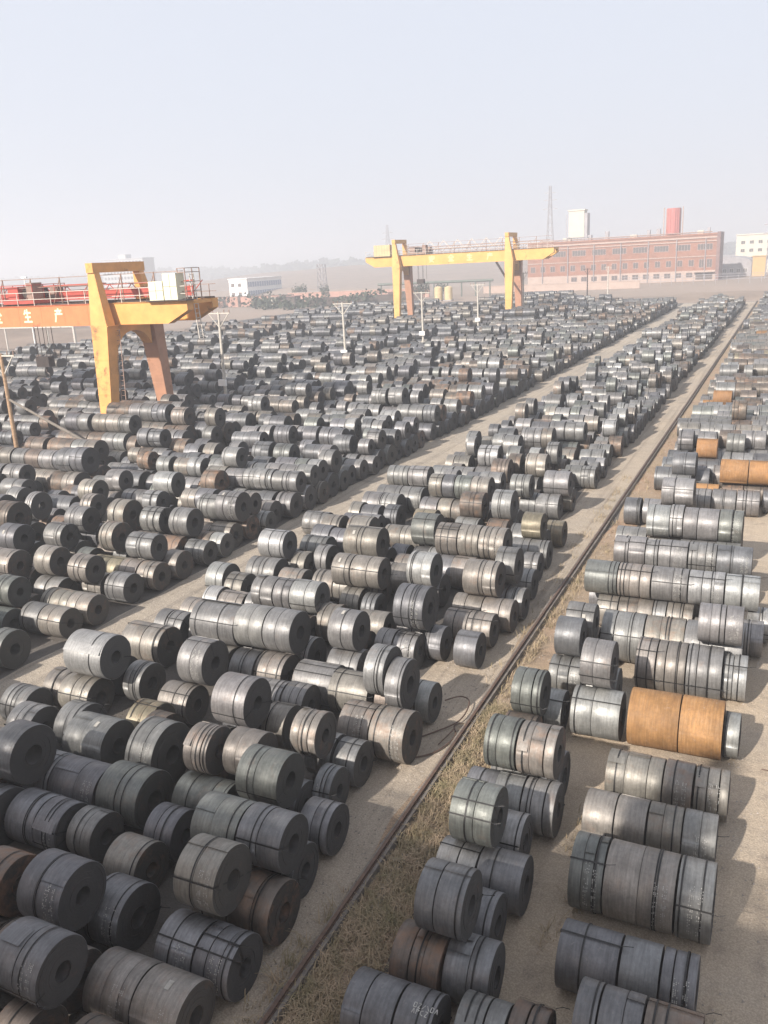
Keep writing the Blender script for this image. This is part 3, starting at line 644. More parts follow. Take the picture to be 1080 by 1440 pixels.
# bare earth banks and far woods
def bank(name, x0, x1, y0, y1, h, seed, material=EARTH, nx=40, ny=8):
    r = random.Random(seed); vs, fs = [], []
    ph = [r.uniform(0, 6.28) for _ in range(6)]
    for j in range(ny + 1):
        for i in range(nx + 1):
            u, v = i / nx, j / ny
            z = h * math.sin(math.pi * v) ** 1.3 * min(1, 8 * u, 8 * (1 - u)) * (.65 + .2 * math.sin(9 * u + ph[0]) + .12 * math.sin(23 * u + ph[1] + 3 * v) + .06 * math.sin(57 * u + ph[2] + 5 * v))
            vs.append((x0 + (x1 - x0) * u, y0 + (y1 - y0) * v, max(z, 0) - .012))
    for j in range(ny):
        for i in range(nx): a = j * (nx + 1) + i; fs.append((a, a + 1, a + nx + 2, a + nx + 1))
    me = bpy.data.meshes.new(name); me.from_pydata(vs, [], fs); me.materials.append(material)
    me.polygons.foreach_set('use_smooth', [True] * len(fs)); o = bpy.data.objects.new(name, me); C.objects.link(o); return struct(o)
bank('earth_bank', -75, 30, 222, 250, 2.0, 4)
bank('earth_bank', -230, -126, 112, 168, 5.0, 9, EARTH)
bank('hills', -900, -60, 430, 860, 13.0, 21, EARTH, nx=90, ny=14)
bank('earth_bank', -420, -130, 330, 400, 4.0, 12, G_TERR)

def tree(loc, h, seed, label, group):
    r = random.Random(seed); t = thing('bare_tree', label, 'tree', loc, group)
    b = MB(); b.tube((0, 0, 0), (r.uniform(-.2, .2), 0, h * .45), h * .035, h * .02, n=7)
    for k in range(6):
        a = r.uniform(0, 6.28); b.tube((0, 0, h * r.uniform(.25, .45)), (h * .25 * math.cos(a), h * .25 * math.sin(a), h * r.uniform(.6, .85)), h * .014, h * .005, n=5)
    b.obj('trunk', BARK, t)
    c = MB()
    for k in range(260):
        a, e = r.uniform(0, 6.28), r.gauss(0, .5); q = r.random() ** .4 * h * .33
        p = Vector((q * math.cos(a), q * math.sin(a), h * .62 + e * h * .27)); s = h * r.uniform(.025, .06)
        u = Vector((r.gauss(0, 1), r.gauss(0, 1), r.gauss(0, 1))).normalized(); v = u.orthogonal().normalized()
        c.add([p - u * s, p + v * s * .8, p + u * s, p - v * s * .6], [(0, 1, 2, 3)])
    c.obj('crown', LEAF, t); return t
TREES = ['tall dusty bush standing against the dark lattice tower', 'rounded dusty bush behind the foot of the lattice tower', 'low dusty bush on the wall side of the lattice tower', 'smallest dusty bush before the lattice tower',
         'dusty bush between the tan tanks and the soot-dark wall', 'dusty bush close behind the two tan tanks', 'low dusty bush farthest from the tan tanks']
for i, (x, y, h) in enumerate(((-176, 296, 7), (-168, 300, 6), (-181, 300, 5.5), (-163, 292, 5), (-112, 268, 6.5), (-107, 272, 6), (-116, 271, 5.5))):
    tree((x, y, 0), h, 30 + i, TREES[i], 'dusty bushes beyond the stacks')

def scrub():
    r = random.Random(41); b = MB()
    for k in range(1500):
        f = r.random(); x, y = -205 + 88 * f, 246 + 22 * r.random() + 14 * math.sin(f * 7); top = 1.6 + 1.6 * abs(math.sin(f * 23)) + 1.2 * abs(math.sin(f * 51))
        if math.sin(f * 37 + 1) < -.35: continue
        p = Vector((x, y, r.random() * top)); s = r.uniform(.25, .7)
        for q in range(2):
            u = Vector((r.gauss(0, 1), r.gauss(0, 1), r.gauss(0, 1))).normalized(); v = u.orthogonal().normalized(); c = p + Vector((r.gauss(0, .6), r.gauss(0, .6), r.gauss(0, .3)))
            b.add([c - u * s, c + v * s, c + u * s, c - v * s], [(0, 1, 2, 3)])
    return stuff(b.obj('undergrowth', LEAF))
scrub()

def woods():
    r = random.Random(77); b = MB()
    for k in range(3600):
        f = r.random(); x = -1500 + 1900 * f; y = 1180 + r.uniform(-60, 160) + 80 * math.sin(f * 9)
        top = 13 + 4 * math.sin(f * 31) + 3 * math.sin(f * 77 + 1)
        p = Vector((x, y, r.random() ** .7 * top)); s = r.uniform(2.5, 6.0)
        for q in range(3):
            u = Vector((r.gauss(0, 1), r.gauss(0, .6), r.gauss(0, 1))).normalized(); v = u.orthogonal().normalized(); pp_ = p + Vector((r.gauss(0, 3), r.gauss(0, 3), r.gauss(0, 2)))
            b.add([pp_ - u * s, pp_ + v * s, pp_ + u * s, pp_ - v * s], [(0, 1, 2, 3)])
    return stuff(b.obj('distant_woods', LEAF))
woods()

# coils nearest the camera, measured one by one: block, tier, x, y, z, radius, width, tone, stencilled
MANUAL = [
    ('B',1,-10.89,7.3,0.6,0.6,0.65,'b',0), ('B',1,-9.53,7.42,0.6,0.6,0.56,'b',0), ('B',2,-10.96,7.83,1.677,0.6,1.11,'d',0), ('B',1,-13.3,8.45,0.579,0.579,0.78,'w',0), ('B',1,-12.28,8.51,0.626,0.626,0.87,'w',0),
    ('B',1,-11.36,8.56,0.564,0.564,0.91,'w',0), ('B',1,-9.96,8.72,0.6,0.6,1.04,'w',1), ('B',1,-8.92,8.72,0.6,0.6,0.97,'w',1), ('B',2,-13.26,9.15,1.59,0.6,0.75,'b',0), ('B',2,-11.89,9.29,1.714,0.653,1.04,'d',1),
    ('R',1,-1.71,9.62,0.566,0.566,0.99,'d',0), ('R',1,-0.8,9.62,0.589,0.589,0.82,'w',0), ('B',1,-13.3,9.82,0.597,0.597,0.78,'b',0), ('B',1,-9.49,9.96,0.6,0.6,0.84,'d',1), ('B',1,-8.63,9.96,0.6,0.6,0.79,'d',1),
    ('B',1,-12.28,10,0.637,0.637,0.87,'d',0), ('R',1,-5.54,10.05,0.6,0.6,0.91,'d',0), ('R',1,-4.73,10.05,0.6,0.6,0.63,'d',1), ('B',1,-11.32,10.14,0.664,0.664,0.82,'d',1), ('R',1,-3.7,10.3,0.6,0.6,0.79,'g',0),
    ('R',2,-1.68,10.33,1.591,0.6,0.96,'d',0), ('R',2,-0.77,10.33,1.565,0.6,0.79,'b',0), ('R',1,-2.97,10.45,0.6,0.6,0.59,'b',1), ('B',2,-9.35,10.69,1.767,0.675,0.92,'w',1), ('R',1,-1.71,10.99,0.593,0.593,0.99,'b',0),
    ('R',1,-0.8,10.99,0.581,0.581,0.82,'w',0), ('B',1,-8.74,11.38,0.644,0.644,0.95,'b',0), ('R',1,-5.23,11.39,0.6,0.6,0.93,'b',0), ('B',1,-12.1,11.41,0.6,0.6,0.87,'w',0), ('B',1,-9.71,11.42,0.639,0.639,0.8,'w',0),
    ('B',1,-16.42,11.47,0.71,0.71,0.73,'d',0), ('R',1,-4.3,11.5,0.6,0.6,0.84,'d',0), ('R',2,-4.85,11.75,1.796,0.624,0.89,'d',0), ('B',1,-15.47,11.8,0.625,0.625,0.88,'d',0), ('B',1,-14.64,11.8,0.625,0.625,0.69,'d',1),
    ('B',2,-10,12.11,1.688,0.619,1.11,'n',0), ('B',2,-8.89,12.11,1.704,0.619,1.02,'d',0), ('B',2,-16.38,12.46,1.833,0.739,0.7,'d',0), ('R',1,-2.41,12.52,0.6,0.6,1.05,'d',0), ('R',1,-1.52,12.52,0.6,0.6,0.65,'d',0),
    ('R',1,-0.87,12.52,0.6,0.6,0.57,'d',1), ('B',1,-12.06,12.61,0.6,0.6,0.77,'d',0), ('B',1,-8.8,12.63,0.6,0.6,0.6,'d',0), ('R',1,-4.6,12.7,0.6,0.6,0.75,'d',0), ('B',1,-10.03,12.86,0.617,0.617,1.14,'b',0),
    ('B',1,-16.42,13.21,0.656,0.656,0.85,'d',0), ('B',1,-15.23,13.21,0.656,0.656,1.45,'d',1), ('B',1,-12.15,13.89,0.6,0.6,1.02,'n',0), ('B',1,-11.41,13.89,0.6,0.6,0.39,'n',0), ('R',1,-5.42,13.93,0.604,0.604,0.86,'g',0),
    ('R',1,-4.49,13.93,0.604,0.604,0.93,'d',0), ('B',2,-10.16,14,1.683,0.643,1.1,'n',0), ('B',1,-8.88,14.09,0.602,0.602,0.75,'d',0), ('R',2,-5.16,14.35,1.778,0.645,0.9,'n',0), ('B',2,-12.27,14.46,1.664,0.611,0.67,'w',0),
    ('B',1,-9.95,14.61,0.6,0.6,0.6,'d',0), ('R',1,-2.86,14.63,0.761,0.761,0.65,'n',1), ('R',1,-1.83,14.63,0.761,0.761,1.32,'w',1), ('R',1,-0.81,14.63,0.761,0.761,0.64,'g',1), ('B',2,-11.24,14.77,1.572,0.6,0.87,'w',0),
    ('B',1,-14.27,14.86,0.875,0.875,0.85,'g',0), ('B',1,-16.41,14.88,0.717,0.717,1.38,'g',0), ('B',1,-12.3,15.18,0.597,0.597,0.68,'b',0), ('R',1,-4.78,15.24,0.6,0.6,0.75,'s',0), ('B',1,-17.51,15.3,0.717,0.717,0.73,'g',0),
    ('B',1,-9.39,15.4,0.6,0.6,0.45,'d',1), ('B',1,-11.28,15.42,0.581,0.581,0.9,'d',0), ('B',1,-13.09,15.74,0.668,0.668,0.85,'g',0), ('B',1,-20.18,15.77,0.62,0.62,0.97,'g',0), ('B',1,-15.02,15.84,0.651,0.651,0.59,'b',0),
    ('B',2,-10.22,16.11,1.592,0.6,0.72,'w',0), ('B',1,-15.77,16.25,0.651,0.651,0.82,'y',0), ('R',1,-5.8,16.52,0.618,0.618,0.71,'d',0), ('R',1,-5.12,16.53,0.636,0.636,0.64,'g',0), ('R',1,-4.38,16.53,0.636,0.636,0.75,'g',0),
    ('B',2,-12.69,16.54,1.832,0.69,1.05,'g',0), ('B',1,-9.43,16.66,0.6,0.6,0.63,'g',0), ('R',1,-2.71,16.7,0.6,0.6,1.35,'w',0), ('R',1,-1.65,16.7,0.6,0.6,0.7,'w',0), ('R',1,-0.93,16.7,0.6,0.6,0.67,'g',1),
    ('B',1,-10.25,16.75,0.59,0.59,0.75,'g',0), ('B',1,-18.88,16.92,0.628,0.628,1.17,'w',1), ('B',1,-19.86,17.02,0.628,0.628,0.71,'w',0), ('R',2,-5.48,17.28,1.683,0.633,0.75,'n',0), ('R',2,-4.62,17.28,1.654,0.633,0.89,'w',0),
    ('B',2,-18.55,17.3,1.894,0.692,1.45,'s',0), ('B',1,-13.08,17.31,0.688,0.688,0.88,'d',0), ('B',1,-12.09,17.5,0.634,0.634,0.68,'w',0), ('B',1,-15.7,17.63,0.6,0.6,1.05,'w',1), ('R',1,-5.52,17.97,0.626,0.626,0.78,'g',0),
    ('R',1,-4.66,17.97,0.61,0.61,0.92,'d',0), ('B',1,-9.83,18.06,0.723,0.723,0.91,'w',1), ('B',1,-8.84,18.06,0.723,0.723,0.99,'w',1), ('B',1,-17.66,18.19,0.658,0.658,0.65,'g',0), ('B',2,-15.28,18.26,1.746,0.706,0.91,'g',1),
    ('B',1,-19.03,18.3,0.651,0.651,1.1,'d',0), ('C',1,-23.97,18.45,0.695,0.695,0.64,'n',0), ('R',1,-2.58,18.52,0.6,0.6,1.3,'w',0), ('R',1,-1.57,18.52,0.6,0.6,0.64,'w',0), ('R',1,-0.84,18.52,0.6,0.6,0.73,'w',1),
    ('B',1,-13.26,18.67,0.623,0.623,1.21,'g',0), ('B',1,-12.26,18.76,0.623,0.623,0.72,'g',0), ('B',2,-9.66,19.16,1.977,0.724,0.59,'g',0), ('B',2,-9.09,19.16,1.658,0.724,0.48,'g',0), ('R',1,-5.69,19.3,0.624,0.624,0.83,'b',0),
    ('B',1,-9.7,19.82,0.706,0.706,0.62,'b',0), ('B',1,-10.97,19.86,0.65,0.65,1.28,'w',0), ('B',1,-16.27,19.92,0.676,0.676,1.74,'w',0), ('B',1,-14.85,20.02,0.678,0.678,0.87,'g',0), ('B',1,-12.31,20.03,0.65,0.65,1.32,'g',0),
    ('B',1,-13.88,20.09,0.678,0.678,0.98,'w',0), ('R',2,-5.66,20.12,1.569,0.629,0.8,'n',0), ('B',1,-8.93,20.2,0.6,0.6,0.75,'s',0), ('C',1,-26.13,20.22,0.6,0.6,0.8,'n',0), ('B',1,-19.28,20.46,0.708,0.708,1.64,'w',0),
    ('B',2,-16.23,20.62,1.855,0.698,1.71,'g',0), ('B',2,-14.81,20.62,1.946,0.698,1.06,'g',0), ('B',2,-13.74,20.62,1.946,0.698,0.98,'g',0), ('C',2,-26.45,20.96,1.586,0.6,0.9,'n',0), ('C',1,-25.22,21,0.6,0.6,0.92,'g',0),
    ('C',1,-24.16,21,0.6,0.6,1.1,'w',0), ('R',1,-5.3,21.01,0.6,0.6,0.75,'s',0), ('R',1,-4.03,21.13,0.686,0.686,1.31,'s',0), ('R',1,-2.51,21.15,0.777,0.777,1.28,'r',0), ('R',1,-1.31,21.15,0.777,0.777,1.04,'r',0),
    ('R',1,-0.58,21.31,0.6,0.6,0.37,'s',0), ('B',1,-11.95,21.31,0.635,0.635,1.08,'g',0), ('B',2,-11.93,21.42,1.912,0.645,0.88,'g',0), ('B',1,-16.27,21.51,0.693,0.693,1.74,'b',0), ('B',1,-14.84,21.51,0.69,0.69,1.09,'g',0),
    ('B',1,-13.77,21.51,0.668,0.668,1.01,'g',0), ('C',1,-26.48,21.61,0.589,0.589,0.93,'b',0), ('R',2,-4.12,21.62,1.954,0.674,0.82,'g',0), ('C',1,-25.29,22.31,0.623,0.623,1.36,'w',0), ('C',1,-24.04,22.31,0.623,0.623,1.07,'w',0),
    ('R',1,-4.15,22.57,0.662,0.662,0.85,'g',0), ('B',1,-12.28,22.59,0.645,0.645,0.79,'b',0), ('R',1,-5.35,23.15,0.6,0.6,0.98,'g',0), ('B',1,-11.41,23.17,0.6,0.6,0.61,'g',0), ('B',1,-10.67,23.17,0.6,0.6,0.78,'g',0),
    ('B',1,-16.66,23.27,0.589,0.589,0.94,'w',0), ('B',1,-15.84,23.27,0.591,0.591,0.68,'g',0), ('B',1,-14.96,23.27,0.599,0.599,1.07,'b',0), ('C',1,-26.89,23.42,0.6,0.6,1.32,'g',0), ('R',2,-5.37,23.52,1.742,0.6,0.76,'d',0),
    ('B',2,-10.6,23.7,1.94,0.75,1.04,'d',1), ('C',2,-27.13,23.74,1.783,0.626,0.9,'w',0), ('B',1,-8.78,23.85,0.606,0.606,0.75,'d',0), ('C',2,-25.47,23.92,1.546,0.6,0.98,'w',0), ('B',1,-9.96,23.98,0.6,0.6,0.59,'d',0),
    ('B',2,-16.62,24.03,1.58,0.6,0.91,'g',0), ('B',2,-15.81,24.03,1.58,0.6,0.65,'g',0), ('B',2,-14.92,24.03,1.613,0.6,1.05,'s',0), ('B',1,-14.03,24.07,0.699,0.699,0.73,'w',0), ('R',1,-3.17,24.35,0.795,0.795,0.56,'w',0),
    ('R',1,-2.45,24.35,0.795,0.795,0.81,'w',0), ('R',1,-1.53,24.35,0.795,0.795,0.96,'g',0), ('R',1,-5.4,24.46,0.591,0.591,0.79,'w',0), ('R',1,-0.7,24.48,0.688,0.688,0.63,'s',0), ('B',1,-10.99,24.51,0.718,0.718,0.87,'g',0),
    ('C',1,-24.2,24.55,0.633,0.633,1.01,'g',0), ('C',1,-25.51,24.55,0.566,0.566,1.01,'w',0), ('B',1,-14.66,24.63,0.588,0.588,0.51,'d',0), ('C',1,-27.16,24.64,0.624,0.624,0.93,'b',0), ('R',2,-5.28,24.72,1.753,0.6,0.86,'g',0),
    ('B',1,-17.26,24.73,0.6,0.6,1.36,'g',0), ('B',1,-15.96,24.73,0.6,0.6,1.18,'g',0), ('R',2,-1.22,25.21,2.022,0.6,1.23,'g',1), ('B',1,-9.76,25.51,0.6,0.6,0.83,'w',0), ('B',1,-8.89,25.51,0.6,0.6,0.85,'w',0),
    ('R',1,-5.32,25.63,0.576,0.576,0.89,'b',0), ('R',1,-4.16,25.98,0.826,0.826,1.3,'g',0), ('R',1,-2.88,25.98,0.826,0.826,1.18,'w',0), ('R',1,-1.41,25.98,0.826,0.826,1.68,'g',1), ('B',1,-13.36,25.99,0.586,0.586,0.56,'d',0),
    ('C',1,-29.81,26.06,0.616,0.616,1.1,'g',0), ('C',1,-26.22,26.08,0.625,0.625,1.66,'y',0), ('C',1,-24.88,26.08,0.625,0.625,0.94,'w',0), ('C',1,-23.92,26.08,0.625,0.625,0.88,'w',0), ('B',1,-14.24,26.2,0.611,0.611,0.78,'w',0),
    ('C',1,-33.54,26.41,0.767,0.767,1.12,'g',0), ('B',2,-14.64,26.45,1.818,0.62,0.75,'w',0), ('B',2,-13.64,26.45,1.818,0.62,1.16,'w',0), ('B',1,-20.65,26.58,0.683,0.683,0.86,'s',0), ('B',1,-11.89,26.71,0.643,0.643,0.99,'b',0),
    ('C',2,-24.69,26.73,1.669,0.6,1.38,'g',0), ('C',2,-29.78,26.81,1.642,0.624,1.07,'g',0), ('B',1,-8.72,26.89,0.601,0.601,1.08,'w',0), ('B',1,-9.84,26.94,0.601,0.601,1.08,'w',0), ('B',2,-9.37,27.13,1.847,0.659,1.23,'w',0),
    ('C',2,-26.81,27.14,1.777,0.689,0.76,'w',0), ('C',2,-33.5,27.32,2.077,0.792,1.09,'b',0), ('R',1,-1.65,27.37,0.581,0.581,0.98,'w',0), ('B',1,-16.05,27.37,0.642,0.642,0.93,'w',0), ('B',1,-15.1,27.37,0.642,0.642,0.87,'w',0),
    ('B',1,-14.11,27.45,0.642,0.642,1.04,'w',0), ('C',1,-29.81,27.48,0.607,0.607,1.1,'w',0), ('B',2,-11.86,27.49,1.759,0.673,0.96,'s',1), ('C',1,-23.76,27.51,0.646,0.646,0.75,'w',0), ('C',1,-25.15,27.64,0.584,0.584,1.06,'w',0),
    ('R',1,-0.42,27.64,0.6,0.6,0.75,'g',0), ('B',1,-19.14,27.65,0.701,0.701,1.37,'g',0), ('C',1,-26.84,27.89,0.66,0.66,0.79,'g',0), ('B',1,-8.42,28.09,0.6,0.6,0.63,'g',0), ('B',1,-9.41,28.18,0.625,0.625,1.26,'g',0),
    ('C',1,-33.54,28.21,0.783,0.783,1.12,'w',0), ('B',1,-11.89,28.25,0.661,0.661,0.99,'g',0), ('C',1,-31.21,28.36,0.618,0.618,0.94,'d',0), ('B',2,-8.84,28.48,1.908,0.693,0.75,'g',0), ('R',1,-5.13,28.49,0.6,0.6,0.7,'w',0),
    ('R',1,-4.17,28.49,0.6,0.6,1.14,'w',0), ('R',1,-3.35,28.49,0.6,0.6,0.41,'g',0), ('R',1,-2.69,28.49,0.6,0.6,0.84,'w',0), ('R',2,-5.4,28.62,1.792,0.6,1.11,'n',0), ('R',2,-4.26,28.62,1.792,0.6,1.1,'w',0),
    ('R',2,-3.09,28.62,1.792,0.6,1.16,'g',1), ('R',2,-1.91,28.62,1.792,0.6,1.11,'s',1), ('R',2,-0.79,28.62,1.78,0.6,1.04,'s',1), ('R',1,-0.23,28.84,0.6,0.6,0.7,'s',0), ('B',2,-19.31,28.85,1.599,0.626,1.25,'s',0),
    ('B',1,-15.52,28.98,0.651,0.651,1.58,'g',0), ('C',2,-30.8,29.16,1.664,0.645,1.16,'g',0), ('B',1,-18.26,29.16,0.616,0.616,0.66,'w',0), ('C',1,-27.01,29.43,0.618,0.618,1.18,'w',0), ('B',1,-19.34,29.52,0.589,0.589,1.28,'g',0),
    ('R',1,-3.12,29.65,0.569,0.569,1.19,'w',0), ('R',1,-1.95,29.68,0.592,0.592,1.14,'w',0), ('R',1,-5.44,29.71,0.58,0.58,1.14,'d',0), ('R',1,-4.29,29.71,0.572,0.572,1.13,'b',0), ('B',2,-15.48,29.79,1.752,0.685,1.55,'w',0),
    ('C',1,-30.83,29.84,0.61,0.61,1.19,'d',0), ('B',1,-8.69,30.09,0.6,0.6,0.75,'g',0), ('C',2,-26.98,30.18,1.648,0.634,1.15,'g',0), ('B',1,-12.17,30.22,0.676,0.676,0.96,'d',0), ('B',1,-11.22,30.22,0.691,0.691,0.89,'w',0),
    ('B',1,-10.24,30.22,0.665,0.665,1.06,'b',0), ('B',1,-15.52,30.54,0.65,0.65,1.58,'d',0), ('C',1,-27.01,30.88,0.613,0.613,1.18,'d',0), ('B',1,-18.58,31,0.675,0.675,1.27,'g',0), ('B',2,-12.13,31,1.805,0.693,0.93,'w',0),
    ('B',2,-11.19,31,1.829,0.693,0.86,'w',0), ('B',2,-10.2,31,1.797,0.693,1.03,'w',1), ('R',1,-5.08,31.61,0.596,0.596,1.2,'b',0), ('R',1,-4.23,31.61,0.571,0.571,0.47,'w',0), ('R',1,-3.45,31.61,0.569,0.569,1.07,'g',0),
    ('R',1,-2.4,31.61,0.591,0.591,1,'w',0), ('R',1,-1.27,31.61,0.577,0.577,1.24,'g',0), ('B',1,-12.17,31.8,0.682,0.682,0.96,'g',0), ('B',1,-11.22,31.8,0.686,0.686,0.89,'g',0), ('B',1,-10.24,31.8,0.678,0.678,1.06,'w',0),
    ('B',1,-8.94,32.01,0.6,0.6,0.67,'g',0), ('R',2,-5.04,32.3,1.578,0.6,1.17,'g',0), ('R',2,-4.2,32.3,1.522,0.6,0.44,'g',0), ('R',2,-3.42,32.3,1.551,0.6,1.04,'g',1), ('R',2,-2.36,32.3,1.566,0.6,0.97,'g',1),
    ('R',2,-1.24,32.3,1.536,0.6,1.21,'d',1), ('C',1,-39.59,32.35,0.584,0.584,1.71,'b',0), ('C',1,-29.47,32.35,0.577,0.577,0.98,'b',0), ('C',1,-34.02,32.37,0.661,0.661,1.07,'d',0), ('R',1,-5.08,32.98,0.594,0.594,1.2,'g',0),
    ('R',1,-4.23,32.98,0.568,0.568,0.47,'d',0), ('R',1,-3.45,32.98,0.585,0.585,1.07,'b',0), ('R',1,-2.4,32.98,0.59,0.59,1,'g',0), ('R',1,-1.27,32.98,0.571,0.571,1.24,'d',0), ('C',2,-29.44,33.03,1.573,0.6,0.95,'s',0),
    ('C',2,-39.55,33.05,1.566,0.612,1.68,'g',0), ('C',2,-33.99,33.26,1.765,0.662,1.04,'w',0), ('B',1,-9.04,33.62,0.6,0.6,0.8,'g',0), ('C',1,-29.47,33.72,0.596,0.596,0.98,'g',0), ('B',1,-9.87,33.73,0.587,0.587,0.77,'g',0),
    ('C',1,-39.59,33.74,0.589,0.589,1.71,'g',0), ('C',1,-34.02,33.87,0.628,0.628,1.07,'g',0), ('B',1,-16.02,33.88,0.6,0.6,0.83,'w',0), ('B',1,-15.07,33.88,0.6,0.6,0.99,'w',0), ('B',2,-9.53,34.41,1.576,0.6,0.85,'y',0),
    ('B',1,-20.65,34.69,0.623,0.623,1.27,'g',0), ('R',1,-4.47,34.85,0.661,0.661,0.94,'w',0), ('R',1,-3.73,34.85,0.659,0.659,0.53,'g',0), ('R',1,-2.77,34.85,0.68,0.68,1.37,'g',0), ('R',1,-1.62,34.85,0.695,0.695,0.91,'g',0),
    ('C',1,-30.94,35.05,0.655,0.655,1.33,'w',0), ('B',1,-9.32,35.1,0.598,0.598,0.4,'g',0), ('C',1,-34.5,35.1,0.609,0.609,1.09,'w',0), ('B',1,-10.35,35.23,0.663,0.663,0.76,'g',0), ('B',1,-11.48,35.53,0.683,0.683,0.94,'b',0),
    ('B',1,-13.03,35.7,0.631,0.631,1.12,'g',0), ('R',2,-4.44,35.73,1.83,0.701,0.91,'s',0), ('R',2,-3.7,35.73,1.899,0.701,0.5,'s',0), ('R',2,-2.74,35.73,1.826,0.701,1.34,'g',0), ('R',2,-1.59,35.73,1.832,0.701,0.88,'n',1),
    ('C',2,-34.47,35.82,1.693,0.635,1.06,'g',0), ('C',2,-30.9,35.9,1.748,0.655,1.3,'s',0), ('B',2,-11.45,36.31,1.841,0.715,0.91,'s',0), ('B',2,-13,36.42,1.688,0.644,1.09,'b',0), ('C',1,-34.5,36.45,0.613,0.613,1.09,'g',0),
    ('R',1,-4.47,36.45,0.667,0.667,0.94,'b',0), ('R',1,-3.73,36.45,0.699,0.699,0.53,'b',0), ('R',1,-2.77,36.45,0.666,0.666,1.37,'b',0), ('R',1,-1.62,36.45,0.668,0.668,0.91,'b',0), ('B',1,-9.07,36.53,0.608,0.608,0.75,'y',0),
    ('R',1,-5.66,36.53,0.6,0.6,1.28,'g',0), ('C',1,-30.94,36.54,0.632,0.632,1.33,'w',0), ('B',1,-15.56,36.61,0.6,0.6,1.08,'y',0), ('C',1,-40.25,37.07,0.771,0.771,1.11,'b',0), ('C',1,-39.17,37.07,0.811,0.811,1.03,'w',0),
    ('B',1,-11.48,37.16,0.687,0.687,0.94,'g',0), ('B',1,-13.03,37.17,0.635,0.635,1.12,'b',0), ('C',2,-40.22,37.98,2.075,0.816,1.08,'d',0), ('C',2,-39.13,37.98,2.163,0.816,1,'d',0), ('B',1,-19.23,38.31,0.692,0.692,1,'g',0),
    ('B',1,-18.21,38.31,0.692,0.692,0.93,'g',0), ('C',1,-40.25,38.94,0.769,0.769,1.11,'b',0), ('C',1,-39.17,38.94,0.799,0.799,1.03,'b',0), ('B',1,-18.91,39.72,0.705,0.705,1.33,'g',0), ('B',1,-17.58,39.72,0.705,0.705,1.24,'g',0),
    ('R',1,-4.28,39.79,0.672,0.672,1.45,'b',0), ('B',2,-11.7,40,1.788,0.6,0.99,'g',0), ('B',1,-11.45,40.53,0.652,0.652,0.78,'g',0), ('B',1,-10.45,40.53,0.652,0.652,1.15,'g',0), ('R',2,-4.24,40.72,1.801,0.673,1.42,'s',0),
    ('R',1,-6.31,40.8,0.665,0.665,0.75,'d',0), ('R',1,-5.44,41.05,0.628,0.628,0.81,'g',0), ('R',1,-4.28,41.33,0.638,0.638,1.45,'w',0), ('B',2,-10.19,41.34,1.676,0.655,1.27,'g',0), ('B',2,-19.07,41.36,1.52,0.6,1.22,'g',0),
    ('B',2,-17.84,41.36,1.548,0.6,1.13,'g',0), ('B',1,-11.73,41.74,0.565,0.565,1.02,'b',0), ('B',1,-19.1,42.09,0.584,0.584,1.25,'d',0), ('B',1,-17.88,42.09,0.597,0.597,1.16,'w',0), ('B',1,-10.22,42.14,0.619,0.619,1.3,'w',0),
    ('B',1,-16.72,43.2,0.667,0.667,0.73,'g',0), ('R',1,-3.5,43.42,0.651,0.651,1.1,'g',0), ('R',1,-2.36,43.51,0.651,0.651,1.1,'g',0), ('R',1,-4.72,43.61,0.651,0.651,1.13,'g',0), ('R',1,-1.25,43.61,0.651,0.651,1.02,'g',0),
    ('R',1,-0.27,44.42,0.607,0.607,0.71,'d',0), ('B',1,-17.79,44.73,0.682,0.682,1.28,'g',0), ('B',1,-16.5,44.73,0.682,0.682,1.19,'g',0), ('R',1,-3.42,44.76,0.6,0.6,1.42,'r',0), ('R',2,-2.06,45.34,1.789,0.629,1.31,'r',0),
    ('R',2,-0.63,45.34,1.789,0.629,1.47,'r',0), ('R',1,-2.09,45.65,0.6,0.6,1.02,'b',0), ('R',1,-0.68,45.65,0.6,0.6,1.72,'b',0),
]
HAZE = 0.0014

# ------------------------------------------------------------------ steel coils
TONE = {'d': (.158, .157, .162), 'g': (.212, .206, .20), 'w': (.230, .210, .186), 'n': (.170, .176, .163), 's': (.29, .286, .278),
        'b': (.150, .125, .106), 'r': (.26, .138, .056), 'y': (.23, .20, .145)}
RUST = {'d': .02, 'g': .05, 'w': .16, 'n': .08, 's': .0, 'b': .3, 'r': 2.0, 'y': .2}
WORD = {'d': 'dark blue-grey', 'g': 'mid grey', 'w': 'warm grey', 'n': 'greenish grey', 's': 'silvery', 'b': 'brown-stained', 'r': 'rust orange', 'y': 'yellowed'}
rng = random.Random(11)
COILS = []     # block, level, x, y, z, R, width, tone, mark, manual
for b_, l_, x_, y_, z_, r_, w_, t_, m_ in MANUAL:
    COILS.append([b_, l_, x_, y_, z_, r_, w_, t_, m_, 1])
grid = {}
def gkey(x, y): return (int(math.floor(x / 2)), int(math.floor(y / 2)))
def reg(c):
    for i in range(int(math.floor((c[2] - c[6] / 2) / 2)), int(math.floor((c[2] + c[6] / 2) / 2)) + 1):
        grid.setdefault((i, int(math.floor(c[3] / 2))), []).append(c)
for c in COILS: reg(c)
def clash(x, y, z, R, w_):
    for i in range(int(math.floor((x - w_ / 2) / 2)), int(math.floor((x + w_ / 2) / 2)) + 1):
        for j in range(int(math.floor(y / 2)) - 1, int(math.floor(y / 2)) + 2):
            for c in grid.get((i, j), ()):
                if abs(c[2] - x) < (c[6] + w_) / 2 + .01 and (c[3] - y) ** 2 + (c[4] - z) ** 2 < (.985 * (c[5] + R)) ** 2: return True
    return False
def pix(x, y, z):
    d = np.array([x, y, z]) - CAM_POS; k = d @ FWD
    return 540 + F_PX * (d @ RGT) / k, 720 - F_PX * (d @ UPV) / k, k
